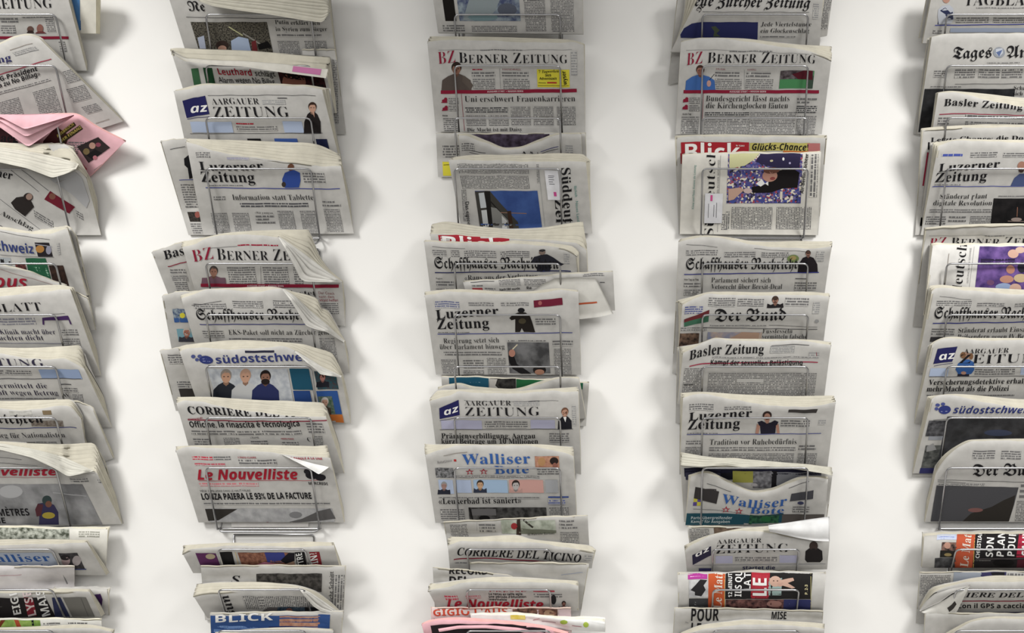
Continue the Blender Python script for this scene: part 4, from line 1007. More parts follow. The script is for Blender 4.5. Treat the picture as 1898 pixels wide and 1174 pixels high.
Paper(R_[5], [(787, 548), (805, 546), (830, 540), (850, 541), (890, 544), (940, 545), (1000, 543), (1040, 538), (1072, 541)], [(808, 695), (1077, 695)], 'broadsheet with a black caped figure and headline "Regierung setzt sich über Parlament hinweg"', K=[(787, 539), (830, 536), (900, 538), (960, 540), (1030, 535), (1071, 538)], th=14, n=4, items=[
  ('b', 805, 558, 852, 572, 4, (110, 114, 140)), ('b', 868, 560, 915, 568, 3.6), ('b', 928, 560, 980, 568, 3.6), ('g', [(989, 557), (1042, 553), (1043, 566), (990, 570)], (116, 26, 50)), ('e', 1001, 562, 3.5, 4, (170, 90, 90)), ('b', 1028, 562.6, 1040, 565.8, 3.2, WH),
  ('t', 'Luzerner', 'sb', 808, 593, 925, 584, 17.5), ('t', 'Zeitung', 'sb', 810, 611, 908, 608, 18.5), ('e', 966, 576, 6.5, 4.5, K_), ('g', [(944, 590), (950, 584), (960, 580), (974, 580), (982, 586), (986, 596), (992, 616), (971, 616), (967, 609), (964, 616), (955, 616), (955, 592), (948, 594)], (36, 30, 26)), ('e', 968, 596, 7, 5, (78, 70, 50)),
  ('b', 992, 589, 1030, 603, 4.4), ('l', 811, 620, 1061, 617, 1.4, (64, 74, 150)), ('b', 812, 615, 870, 618, 2.6), ('t', 'Regierung setzt sich', 'sr', 822, 637, 926, 635, 9.5), ('t', 'über Parlament hinweg', 'sr', 815, 648, 936, 647, 9.5), ('b', 822, 651, 930, 659, 4), ('lorem', 816, 666, 850, 693, 1), ('b', 858, 666, 897, 683, 4.6), ('lorem', 857, 686, 900, 694, 1), ('lorem', 901, 663, 942, 694, 1),
  ('b', 940, 630, 1012, 633, 3), ('p', 940, 635, 1020, 692, (66, 66, 68), (126, 126, 128), .6), ('g', [(942, 660), (952, 658), (958, 675), (975, 686), (985, 693), (965, 693), (950, 684), (944, 672)], (28, 26, 28)), ('e', 949, 655, 6, 7, (190, 130, 110)), ('l', 950, 648, 959, 639, 2, (226, 214, 180)), ('e', 1000, 686, 12, 9, (30, 26, 26)), ('e', 1000, 690, 9, 5, (170, 120, 96)), ('b', 1024, 630, 1062, 642, 5), ('lorem', 1025, 646, 1062, 694, 1)])
Paper(R_[6], [(818, 699), (845, 699), (905, 701), (960, 703), (1020, 705), (1092, 711)], [(824, 790), (1086, 790)], 'newspaper with teal and green boxes behind the sagging pages, middle column', th=8, n=2, back=24, items=[
  ('r', 832, 700, 906, 719, TEAL), ('b', 842, 704, 890, 714, 4, (150, 180, 190), TEAL), ('p', 908, 701, 956, 724, (24, 22, 22), (60, 58, 56), 2), ('g', [(908, 702), (922, 703), (918, 715), (926, 722), (908, 722)], (190, 186, 180)), ('r', 957, 704, 1012, 725, (30, 100, 56)), ('b', 962, 707, 1008, 718, 4, (150, 190, 160), (30, 100, 56)), ('r', 1073, 709, 1080, 722, (30, 100, 70))])
Paper(R_[6], [(812, 722), (830, 716), (850, 714), (880, 722), (920, 726), (945, 726), (975, 721), (1010, 709), (1035, 702), (1055, 701), (1073, 702)], [(820, 800), (1086, 776)], 'cream page edges sagging in a shallow V above the square-logo daily, middle column', K=[(813, 717), (850, 710), (880, 717), (945, 721), (1010, 704), (1040, 698), (1072, 698)], th=14, n=4, kd=.35, items=[('b', 830, 722, 860, 730, 4)])
Paper(R_[7], [(797, 743), (815, 738), (835, 733), (852, 726), (880, 728), (930, 730), (1000, 727), (1030, 724), (1050, 727), (1072, 726)], [(809, 836), (1077, 880)], 'daily with navy square logo and a dark-suited man, headline "Prämienverbilligung: Aargau"', K=[(797, 737), (812, 722), (860, 721), (930, 726), (1000, 721), (1071, 716)], th=22, n=5, items=[
  ('g', [(814, 757), (850, 742), (852, 770), (815, 777)], NAVY), ('t', 'az', 'sai', 823, 771, 851, 763, 12, WH), ('l', 815, 780, 852, 774, .8, NAVY), ('l', 860, 743, 1035, 743, .5, G1), ('t', 'AARGAUER', 'sr', 861, 752, 948, 752, 9.5), ('t', 'ZEITUNG', 'sr', 861, 771, 1002, 771, 16.5), ('b', 952, 743, 1000, 753, 3, (150, 150, 150)), ('l', 980, 745, 1000, 744, 1.2, G1),
  ('m', 1047, 756, 26, 40, (30, 30, 38), (190, 140, 116), (120, 80, 60), .2), ('g', [(1044, 773), (1050, 773), (1048, 783)], WH), ('r', 817, 780, 894, 796, LAV), ('b', 819, 782, 892, 794, 4, (80, 84, 120), LAV), ('b', 898, 780, 978, 794, 4), ('r', 983, 779, 1029, 795, LAV), ('b', 985, 781, 1027, 793, 4, (80, 84, 120), LAV), ('l', 815, 797, 1062, 796, .8, G1),
  ('t', 'Prämienverbilligung: Aargau', 'sb', 818, 813, 993, 813, 9.5), ('t', 'kürzt Beiträge um 10 Millionen', 'sb', 818, 823, 998, 823, 9.5), ('b', 1018, 802, 1055, 820, 4), ('b', 1060, 752, 1068, 790, 4, (150, 150, 150))])
Paper(R_[8], [(788, 843), (805, 838), (830, 831), (850, 826), (880, 826), (930, 826), (980, 827), (1020, 834), (1045, 840), (1063, 846)], [(807, 970), (1069, 963)], 'daily with blue uncial masthead, two red stars and headline "Leukerbad ist saniert"', K=[(787, 822), (840, 823), (900, 824), (960, 823), (1000, 824), (1062, 827)], th=16, n=4, items=[
  ('l', 822, 846, 866, 838, 1, (150, 140, 130)), ('t', 'Walliser', 'sb', 858, 861, 984, 860, 19, BLUE), ('t', 'Bote', 'sb', 916, 879, 982, 878, 15, BLUE), ('t', '★', 'sa', 862, 880, 880, 880, 10, (176, 36, 56)), ('t', '★', 'sa', 888, 880, 906, 880, 10, (176, 36, 56)), ('t', '★', 'sa', 866.5, 878, 875.5, 878, 5, WHITE), ('t', '★', 'sa', 892.5, 878, 901.5, 878, 5, WHITE),
  ('t', 'RelaxUnico', 'sa', 811, 861, 838, 856, 5, (120, 116, 116)), ('r', 841, 852, 846, 856, (190, 40, 40)), ('p', 806, 868, 842, 886, (40, 40, 42), (150, 150, 152), 3), ('p', 991, 846, 1037, 867, (176, 116, 90), (206, 150, 120), 2), ('e', 1004, 856, 7, 8, (190, 140, 90)), ('e', 1027, 855, 8, 7, (44, 34, 32)), ('e', 1029, 863, 5, 5, (160, 100, 84)), ('b', 995, 868, 1036, 880, 4),
  ('b', 815, 882, 1000, 887, 2.6), ('r', 812, 890, 842, 916, LB), ('m', 823, 894, 24, 23, (40, 42, 56), (170, 130, 120), (150, 150, 150), .3), ('r', 844, 890, 875, 914, LB), ('b', 848, 896, 872, 910, 4, (90, 100, 130), LB), ('r', 877, 890, 942, 914, (160, 190, 222)), ('m', 890, 891, 25, 23, (50, 56, 76), (206, 160, 120), (60, 50, 44), .34), ('b', 903, 896, 938, 910, 4, (80, 100, 140), (160, 190, 222)), ('r', 943, 890, 1008, 914, (214, 160, 150)), ('m', 956, 891, 25, 23, (196, 150, 140), (186, 180, 178), (52, 40, 38), .38), ('b', 970, 896, 1004, 912, 4, (130, 90, 84), (214, 160, 150)), ('r', 1010, 890, 1035, 914, (170, 172, 176)), ('b', 1012, 893, 1033, 912, 4, (110, 110, 114), (170, 172, 176)),
  ('b', 813, 921, 1000, 925, 3), ('t', '«Leukerbad ist saniert»', 'sb', 813, 935, 967, 933, 10.5), ('b', 815, 943, 862, 965, 4), ('p', 868, 941, 1014, 966, (44, 42, 42), (96, 94, 92), 1.5), ('r', 874, 944, 920, 956, (116, 114, 114)), ('e', 898, 961, 10, 5, (22, 20, 20)), ('l', 870, 941, 876, 964, 3, (30, 28, 28)), ('l', 1016, 922, 1054, 922, 2.4, (46, 74, 160)), ('b', 1016, 926, 1048, 936, 4, (110, 120, 170)), ('b', 1018, 940, 1055, 964, 3.6)])
# unit C, middle column
Paper(R_[9], [(822, 968), (870, 966), (950, 962), (1030, 959), (1089, 957)], [(836, 1050), (1094, 1046)], 'newspaper page with a red apple and green-grey picture, top of the lower middle rack', th=7, n=2, back=20, up=.45, wave=.2, items=[
  ('lorem', 832, 972, 872, 1000, 1), ('b', 887, 970.2, 918, 974.8, 4.6), ('b', 888, 975.7, 918, 980.3, 4.6), ('b', 889, 981.7, 922, 986.3, 4.6), ('l', 884, 969, 884, 985, .5, (150, 150, 150)), ('p', 928, 965, 1031, 990, (150, 158, 140), (196, 202, 186), 1), ('e', 953, 976, 6, 6, (180, 50, 54)), ('g', [(958, 964), (964, 963), (966, 992), (957, 994)], (60, 46, 38)), ('l', 970, 964, 988, 978, 3.5, (56, 52, 46)), ('g', [(966, 980), (1000, 982), (1031, 984), (1031, 989), (966, 990)], (112, 116, 100)), ('t', 'di Patrizio Bertani', 'sr', 978, 993, 1028, 991, 4), ('b', 1036, 963.2, 1064, 967.8, 4.6), ('b', 1036, 969.7, 1062, 974.3, 4.6), ('b', 1036, 975.7, 1070, 980.3, 4.6), ('lorem', 1037, 986, 1076, 1010, 1)])
Paper(R_[9], [(830, 1012), (845, 1007), (860, 1003), (880, 1004), (940, 1005), (1000, 1007), (1040, 1014), (1080, 1020), (1101, 1023)], [(834, 1057), (1097, 1054)], 'Italian daily with full slab italic masthead over a red rule, lower middle rack', K=[(832, 994), (880, 996), (930, 992), (955, 991), (985, 999), (1040, 1006), (1095, 1011), (1104, 1019)], th=17, n=5, slope=.78, items=[
  ('t', 'CORRIERE DEL TICINO', 'si', 847, 1031, 1078, 1043, 14), ('l', 841, 1038, 900, 1035, 1.8, CRIM), ('l', 900, 1035, 1082, 1049, 1.8, CRIM), ('t', 'Meno imposte, più aiuti', 'sab', 893, 1053, 1036, 1056, 8), ('b', 843, 1042, 866, 1045, 3), ('b', 1084, 1029, 1096, 1040, 4, (150, 150, 150))])
Paper(R_[10], [(870, 1044), (980, 1044), (1092, 1046)], [(880, 1140), (1074, 1150)], 'blank white page behind the torn-edged headline, lower middle rack', th=5, n=2, back=28, slope=.7, items=[('l', 1040, 1066, 1080, 1062, .8, (150, 160, 190))])
Paper(R_[10], [(802, 1053), (830, 1055), (870, 1058), (900, 1062), (935, 1066), (960, 1074)], [(806, 1130), (950, 1130)], 'torn page with cut-off black capitals, lower middle rack', th=4, n=1, back=20, slope=.7, wave=0, items=[
  ('t', 'RECORD', 'sab', 831, 1064, 905, 1066, 12), ('t', 'DEL', 'sab', 831, 1083, 870, 1084, 14)])
Paper(R_[10], [(793, 1094), (812, 1092), (835, 1088), (858, 1080), (880, 1079), (930, 1080), (1000, 1080), (1040, 1081), (1072, 1086)], [(812, 1130), (1072, 1133)], 'French daily with red masthead cut off below, lower middle rack', K=[(797, 1082), (820, 1079), (860, 1074), (930, 1069), (1000, 1072), (1070, 1077)], th=17, n=4, slope=.78, wave=.3, items=[
  ('b', 822, 1103, 850, 1113, 5, (190, 80, 96)), ('b', 862, 1103, 892, 1110, 4, (180, 120, 126)), ('t', 'PRESSE', 'sa', 906, 1098, 976, 1098, 2, RED), ('t', 'La nanas en taille agile,', 'sab', 906, 1104, 970, 1104, 4), ('t', 'une période d\u2019éducation', 'sab', 906, 1109, 976, 1109, 4), ('t', 'inévitable', 'sab', 906, 1114, 940, 1114, 3.6), ('r', 988, 1095, 1028, 1098, (186, 60, 76)), ('b', 989, 1100, 1042, 1108, 4), ('t', 'Le Nouvelliste', 'sak', 828, 1128, 1008, 1129, 15, (180, 24, 44)), ('e', 1026, 1112, 5, 9, (36, 34, 36)), ('m', 1045, 1115, 20, 16, (40, 34, 36), (150, 100, 84), (50, 40, 36), .3)])
Paper(R_[11], [(798, 1127), (900, 1127), (1000, 1127), (1058, 1128)], [(802, 1190), (1060, 1190)], 'pink-edged tabloid with big orange-red letters behind the rolled white magazine', th=6, n=2, back=26, slope=.7, tint=(226, 206, 206), items=[
  ('r', 803, 1129, 948, 1140, (226, 218, 214)), ('t', 'GIGIO L\u2019AUS', 'sab', 802, 1142, 942, 1140, 12, (214, 70, 44)), ('b', 804, 1144.7, 880, 1151.3, 6.6), ('p', 950, 1129, 1034, 1150, (70, 46, 40), (160, 110, 90), 2), ('r', 995, 1129, 999, 1150, (226, 200, 204)), ('e', 1018, 1138, 10, 7, (176, 140, 110)), ('r', 1036, 1129, 1057, 1150, (226, 200, 206))])
Paper(R_[11], [(872, 1139), (920, 1139), (980, 1141), (1040, 1147), (1121, 1152)], [(874, 1160), (1122, 1172)], 'rolled glossy white magazine with yellow and green spots, foot of the middle column', th=16, n=2, bulge=10, back=8, slope=.5, tint=(228, 228, 226), cat='magazine', name='magazine', group=None, wave=0, items=[
  ('p', 946, 1141, 974, 1149, (226, 206, 60), (236, 224, 120), 2), ('e', 1045, 1154, 7, 4, (170, 200, 70)), ('e', 1086, 1159, 5, 5, (180, 206, 70)), ('l', 988, 1150, 1000, 1147, 1, (200, 120, 130)), ('l', 1004, 1152, 1030, 1155, 1, (170, 140, 150)), ('l', 1060, 1160, 1078, 1163, 1, (200, 120, 130)), ('l', 880, 1150, 940, 1152, .8, (170, 160, 170))])
Paper(R_[11], [(782, 1159), (800, 1152), (820, 1149), (850, 1150), (900, 1153), (960, 1159), (1010, 1166), (1052, 1176)], [(800, 1240), (1046, 1240)], 'pink newspaper with a dark picture at the bottom edge, middle column', K=[(783, 1155), (800, 1148), (840, 1145), (900, 1147), (950, 1151), (1000, 1158), (1053, 1172)], th=17, n=4, slope=.78, tint=PINKP, items=[('r', 798, 1160, 1010, 1200, (38, 30, 34))],
  flaps=[([(812, 1166), (850, 1160), (900, 1159), (960, 1164), (1010, 1174)], [(814, 1172), (850, 1166), (900, 1165), (960, 1171), (1005, 1182)], 4, 9, 2, 1, (0, 0), 'folded_edge')])
# ================================================================== fourth column
Paper(R_[0], [(1258, -20), (1300, -22), (1400, -22), (1545, -20)], [(1237, 166), (1270, 150), (1400, 90), (1533, 66)], 'grey outer sheets fanned out behind the broadsheet with the night-blue picture', th=12, n=5, back=22, items=[('b', 1524, 0, 1540, 55, 3)])
Paper(R_[0], [(1296, -8), (1330, -12), (1400, -14), (1480, -12), (1526, -6)], [(1243, 96), (1300, 98), (1400, 98), (1519, 86)], 'broadsheet with blackletter masthead and night-blue picture, top of the fourth column', K=[(1270, -16), (1330, -18), (1400, -20), (1480, -18), (1530, -10)], th=16, n=4, wave=0, items=[
  ('t', 'Neue Zürcher Zeitung', 'fr', 1262, 11, 1500, 15, 21), ('l', 1302, 22, 1500, 23, .6, G1), ('g', [(1261, 64), (1268, 52), (1282, 44), (1300, 41), (1405, 41), (1404, 74), (1340, 72), (1262, 70)], (38, 42, 92)), ('g', [(1318, 50), (1326, 48), (1334, 56), (1328, 62), (1336, 68), (1322, 68), (1324, 58)], (70, 80, 60)), ('t', 'Jede Viertelstunde', 'sr', 1410, 49, 1504, 49, 8.5), ('t', 'ein Glockenschlag', 'sr', 1409, 61, 1500, 61, 8.5), ('b', 1410, 66, 1474, 70, 3.4), ('b', 1508, 6, 1516, 36, 4, (150, 150, 150)), ('t', 'N', 'fr', 1296, 24, 1306, 12, 8)])
Paper(R_[1], [(1262, 79), (1278, 74), (1300, 71), (1330, 71), (1370, 75), (1430, 84), (1480, 91), (1520, 101), (1541, 111)], [(1252, 250), (1523, 250)], 'daily with crimson-and-black masthead and headline about church bells at night', K=[(1263, 75), (1300, 69), (1370, 71), (1420, 75), (1480, 81), (1542, 86)], th=18, n=5, wave=.35, items=[
  ('l', 1272, 93, 1500, 101, .6, (140, 140, 140)), ('b', 1352, 93.1, 1432, 96.3, 3.2), ('t', 'BZ', 'sr', 1272, 121, 1303, 117, 23, CRIM), ('t', 'Berner Zeitung', 'sc', 1310, 117, 1512, 118, 20),
  ('m', 1298, 121, 56, 46, (58, 104, 180), (160, 104, 88), (70, 46, 36), .2), ('l', 1314, 150, 1324, 138, 1, K_), ('e', 1314, 155, 4, 6, (200, 150, 140)), ('t', 'MUSIK', 'sa', 1327, 130, 1345, 130, 2.6, CRIM), ('b', 1326, 132, 1370, 142, 5), ('b', 1326, 145, 1374, 165, 3.4), ('l', 1380, 129, 1380, 165, .6, (140, 140, 140)), ('t', 'FUSSBALL', 'sa', 1385, 131, 1402, 131, 2.6, CRIM), ('b', 1384, 133, 1428, 143, 5), ('b', 1383, 146, 1432, 165, 3.4),
  ('r', 1447, 131, 1506, 164, (70, 140, 84)), ('p', 1447, 131, 1506, 147, (44, 30, 36), (110, 100, 104), 2), ('g', [(1468, 138), (1490, 131), (1506, 131), (1506, 148), (1480, 147)], (86, 22, 34)), ('r', 1497, 140, 1506, 164, (60, 80, 66)), ('l', 1267, 170, 1518, 170, 6, CRIM), ('t', 'AUSGABE STADT + REGION BERN', 'sab', 1352, 171.5, 1420, 171.5, 3, (226, 196, 200)),
  ('t', 'Bundesgericht lässt nachts', 'sr', 1308, 188, 1464, 188, 11), ('t', 'die Kirchenglocken läuten', 'sr', 1308, 201, 1461, 201, 11), ('b', 1478, 180.1, 1514, 185.3, 5.2), ('b', 1478, 186.7, 1500, 191.3, 4.6), ('b', 1477, 195, 1513, 210, 3.6, (70, 70, 72)), ('e', 1271, 186, 5, 3, CRIM), ('e', 1273, 183, 3, 3, CRIM), ('l', 1266, 189, 1276, 188, 1.6, CRIM), ('e', 1270, 200, 5, 3, CRIM), ('e', 1272, 197, 3, 3, CRIM), ('l', 1265, 202, 1275, 202, 1.6, CRIM), ('b', 1278, 180, 1297, 192, 3), ('b', 1278, 194, 1297, 206, 3), ('t', 'Guten Tag', 'sab', 1265, 213, 1281, 213, 3), ('b', 1264, 215, 1294, 248, 3.6), ('l', 1304, 173, 1302, 220, .8, CRIM),
  ('b', 1307, 207, 1388, 216, 3.6, (70, 70, 72)), ('lorem', 1390, 207, 1474, 249, 2), ('lorem', 1305, 220, 1390, 249, 2), ('lorem', 1477, 214, 1512, 249, 1)])
Paper(R_[3], [(1251, 256), (1280, 253), (1320, 253), (1400, 254), (1460, 254), (1533, 256)], [(1258, 434), (1516, 438)], 'tabloid with red masthead and "Glücks-Chance!" behind the sideways confetti paper', K=[(1251, 251), (1320, 249), (1400, 250), (1532, 251)], th=8, n=3, back=16, items=[
  ('r', 1262, 264, 1388, 284, (178, 32, 44)), ('r', 1261, 284, 1268, 304, (150, 28, 40)), ('t', 'Blick', 'sab', 1266, 297, 1372, 297, 29, WH), ('t', 'Nr. 12.2017', 'sab', 1364, 272, 1380, 272, 2.6, WH), ('r', 1390, 265, 1500, 280, (196, 186, 96)), ('r', 1452, 279, 1500, 288, (206, 110, 50)), ('g', [(1496, 266), (1520, 266), (1520, 286), (1500, 286)], (190, 110, 110)), ('t', 'Glücks-Chance!', 'sai', 1393, 278, 1499, 279, 11.5)])
Paper(R_[3], [(1265, 287), (1300, 285), (1340, 284), (1400, 283), (1460, 284), (1522, 282)], [(1260, 434), (1515, 437)], 'weekly with sideways masthead, white address sticker and a man in a storm of confetti', th=12, n=3, wave=0, kd=0, tint=(212, 209, 201), items=[
  ('t', 'Süddeutsche', 'sr', 1322, 440, 1327, 262, 17), ('l', 1336, 288, 1330, 430, .6, (150, 150, 150)), ('t', 'ZEITUNG IN DER SCHWEIZ', 'sa', 1331, 380, 1334, 296, 3, (130, 130, 130)), ('t', 'Klima und Fleiss: Kommt die Leistung', 'sa', 1286, 388, 1290, 306, 4, (90, 150, 140)), ('b', 1338, 396, 1348, 426, 3),
  ('c', 1350, 285, 1484, 377), ('g', [(1352, 285), (1408, 284), (1398, 296), (1380, 308), (1352, 312)], (206, 204, 150)), ('g', [(1410, 285), (1484, 284), (1482, 312), (1440, 312), (1400, 300)], (44, 38, 72)), ('e', 1452, 295, 2, 3, WH), ('e', 1430, 298, 3, 2, (200, 190, 150)), ('e', 1464, 303, 2, 2, (180, 170, 210)), ('g', [(1440, 318), (1465, 310), (1482, 320), (1478, 348), (1450, 350), (1430, 357), (1395, 358), (1393, 347), (1415, 343), (1430, 334)], (26, 22, 24)), ('e', 1427, 326, 14, 11, (190, 136, 116)), ('e', 1430, 316, 15, 6, (112, 70, 56)), ('e', 1432, 331, 5, 3, (150, 70, 66)), ('g', [(1401, 341), (1412, 332), (1418, 340), (1410, 346)], WH), ('g', [(1418, 340), (1424, 336), (1424, 344)], WH), ('r', 1397, 351, 1406, 357, (214, 206, 170)), ('e', 1386, 354, 8, 5, (206, 180, 176)), ('g', [(1350, 350), (1370, 348), (1380, 352), (1360, 370), (1350, 372)], (200, 160, 140)), ('r', 1446, 355, 1450, 370, (220, 210, 190)),
  ('t', 'Air-Berlin-Töchter', 'sab', 1489, 359, 1499, 285, 6), ('rot', True), ('b', 1503, 286, 1514, 366, 4.6), ('lorem', 1354, 384, 1436, 425, 1), ('lorem', 1438, 384, 1508, 425, 1), ('b', 1345, 392, 1352, 424, 3), ('rot', False)]).sticker(1307, 359, 1340, 414, [(1317, 362, 1321, 373, (226, 80, 150)), (1313, 378, 1314, 404, (120, 120, 126)), (1323, 380, 1324, 402, (120, 120, 126)), (1328, 376, 1329, 404, (120, 120, 126))])
Paper(R_[4], [(1257, 449), (1280, 443), (1300, 440), (1330, 441), (1360, 446), (1395, 454), (1450, 459), (1500, 461), (1541, 457)], [(1254, 560), (1528, 547)], 'blackletter daily with a person beside a green-yellow ball, headline about a Brexit deal', K=[(1262, 442), (1300, 436), (1350, 440), (1400, 446), (1460, 447), (1542, 447)], th=18, n=4, wave=.3, items=[
  ('l', 1272, 453, 1330, 459, .6, G1), ('l', 1398, 461, 1500, 467, .6, G1), ('b', 1272, 463, 1330, 474, 3.6), ('b', 1343, 466, 1400, 477, 3.6), ('b', 1412, 467, 1462, 477, 3.6), ('t', 'Schaffhauser Nachrichten', 'fr', 1270, 500, 1498, 499, 20), ('e', 1470, 480, 11, 7, (120, 140, 80)), ('e', 1470, 479, 6, 4, (170, 150, 90)), ('m', 1498, 464, 36, 42, (34, 28, 32), (150, 104, 88), (50, 36, 30), .14), ('r', 1480, 492, 1498, 506, (24, 22, 24)), ('l', 1268, 509, 1518, 505, 1.6, (44, 50, 140)),
  ('t', 'Parlament sichert sich', 'sr', 1318, 524, 1429, 524, 9.5), ('t', 'Vetorecht über Brexit-Deal', 'sr', 1318, 536, 1450, 536, 9.5), ('t', 'Von Tag zu Tag', 'sab', 1268, 520, 1295, 520, 3), ('b', 1268, 523, 1298, 532, 5), ('b', 1268, 536, 1298, 548, 3.4), ('l', 1474, 517, 1495, 517, 1.4, G1), ('b', 1474, 522, 1512, 538, 4.6), ('b', 1514, 465, 1526, 485, 4, (150, 150, 150))])
Paper(R_[5], [(1253, 560), (1270, 555), (1292, 549), (1320, 545), (1350, 545)], [(1246, 693), (1300, 693)], 'grey sheets showing at left behind the two-word blackletter daily, fourth column', th=8, n=3, back=20)
Paper(R_[5], [(1265, 565), (1290, 553), (1315, 545), (1340, 546), (1400, 548), (1460, 547), (1500, 547), (1537, 550)], [(1257, 655), (1525, 645)], 'daily with short two-word blackletter masthead and a small portrait above it', K=[(1257, 555), (1300, 545), (1325, 540), (1400, 541), (1470, 540), (1536, 543)], th=18, n=4, wave=.6, items=[
  ('b', 1314, 551, 1362, 569, 4), ('b', 1368, 553, 1415, 568, 4), ('m', 1437, 549, 31, 22, (36, 32, 34), (170, 120, 100), (60, 44, 36), .34), ('b', 1456, 551, 1498, 568, 5), ('b', 1270, 567, 1302, 582, 4, (90, 96, 140)), ('g', [(1268, 592), (1290, 585), (1315, 575), (1314, 586), (1290, 592), (1268, 598)], (110, 40, 44)), ('g', [(1268, 598), (1290, 592), (1314, 586), (1313, 597), (1290, 601), (1268, 606)], (60, 110, 84)),
  ('t', 'Der Bund', 'fr', 1323, 596, 1457, 594, 22), ('b', 1316, 602, 1420, 606, 2.6), ('l', 1425, 603, 1515, 607, .6, G1), ('l', 1300, 608, 1515, 611, 1, G1), ('b', 1262, 606, 1310, 614, 3.6), ('p', 1259, 618, 1294, 645, (50, 36, 30), (130, 100, 80), 2), ('p', 1312, 616, 1410, 640, (130, 140, 170), (196, 170, 150), 1), ('g', [(1352, 628), (1375, 616), (1408, 617), (1405, 632), (1360, 636)], (186, 150, 126)), ('t', 'Fussfesseln', 'sr', 1413, 618, 1469, 618, 8.5), ('t', 'vermitteln falsche', 'sr', 1412, 628, 1496, 628, 8.5), ('b', 1508, 560, 1518, 582, 4, (150, 150, 150)), ('e', 1514, 596, 4, 3, (150, 150, 150))])
Paper(R_[6], [(1256, 646), (1280, 642), (1305, 638), (1340, 634)], [(1252, 785), (1310, 785)], 'grey sheets showing at left behind the bold-serif daily with a red rule', th=8, n=3, back=20)
Paper(R_[6], [(1266, 655), (1285, 645), (1305, 635), (1328, 628), (1345, 630), (1370, 632), (1420, 633), (1480, 631), (1510, 635), (1540, 641)], [(1256, 750), (1527, 742)], 'bold-serif daily with a red rule and four grey columns of text', K=[(1258, 642), (1300, 635), (1325, 626), (1380, 628), (1440, 629), (1500, 629), (1541, 633)], th=18, n=5, wave=.75, items=[
  ('t', 'Basler Zeitung', 'sb', 1277, 668, 1416, 655, 17), ('b', 1428, 641, 1472, 655, 3, (140, 140, 140)), ('l', 1430, 641, 1500, 640, 1, G1), ('b', 1320, 661, 1500, 665, 2.6), ('l', 1278, 679, 1516, 672, 1.8, (176, 50, 76)), ('t', 'Kampf der sexuellen Belästigung', 'sab', 1316, 677, 1488, 677, 9), ('lorem', 1312, 691, 1470, 736, 3), ('r', 1366, 703, 1415, 709, WHITE), ('lorem', 1468, 691, 1512, 736, 1), ('lorem', 1268, 682, 1300, 740, 1), ('t', 'Meinung', 'sab', 1268, 715, 1284, 714, 3), ('b', 1500, 652, 1518, 664, 4, (150, 150, 150)), ('l', 1513, 653, 1514, 660, 1, CRIM)])
Paper(R_[7], [(1261, 741), (1275, 735), (1300, 731), (1330, 730)], [(1259, 880), (1320, 880)], 'grey sheets showing at left behind the paper with the sleeveless-dress woman', th=8, n=3, back=24)
Paper(R_[7], [(1266, 738), (1285, 732), (1310, 731), (1330, 735), (1370, 743), (1400, 748), (1460, 754), (1500, 754), (1525, 751), (1549, 746)], [(1260, 872), (1533, 872)], 'broadsheet with a woman in a sleeveless dark dress and headline "Tradition vor Ruhebedürfnis"', K=[(1262, 729), (1300, 727), (1360, 730), (1420, 732), (1480, 734), (1545, 734)], th=24, n=6, wave=.2, kd=.55, items=[
  ('b', 1278, 748, 1322, 762, 4), ('b', 1343, 753, 1392, 760, 3.4), ('g', [(1462, 760), (1516, 759), (1513, 766), (1461, 765)], (60, 56, 54)), ('t', 'Luzerner', 'sb', 1276, 781, 1394, 773, 15.5), ('t', 'Zeitung', 'sb', 1274, 797, 1372, 794, 18), ('e', 1422, 770, 8.5, 8, (50, 36, 32)), ('e', 1422, 773, 6, 7, (170, 124, 104)), ('g', [(1404, 783), (1412, 780), (1420, 784), (1428, 784), (1436, 780), (1443, 783), (1438, 792), (1437, 804), (1410, 804), (1409, 792)], (34, 30, 46)), ('g', [(1403, 786), (1409, 790), (1406, 804), (1400, 804)], (180, 130, 110)), ('g', [(1438, 790), (1443, 786), (1445, 804), (1440, 804)], (180, 130, 110)), ('g', [(1417, 778), (1427, 778), (1424, 785), (1420, 785)], (180, 130, 110)),
  ('b', 1448, 778, 1500, 792, 4.4), ('l', 1273, 806, 1522, 804, 1.2, (64, 74, 150)), ('b', 1274, 802, 1330, 805, 2.6), ('t', 'Tradition vor Ruhebedürfnis', 'sr', 1315, 825, 1477, 824, 10.5), ('b', 1315, 828, 1474, 836, 4), ('b', 1272, 816, 1300, 824, 4), ('lorem', 1270, 828, 1300, 862, 1), ('lorem', 1313, 840, 1472, 866, 4), ('b', 1480, 823.8, 1510, 828.8, 5), ('b', 1480, 829.3, 1512, 834.3, 5), ('lorem', 1478, 840, 1514, 866, 1), ('b', 1518, 778, 1530, 788, 4, (150, 150, 150))])
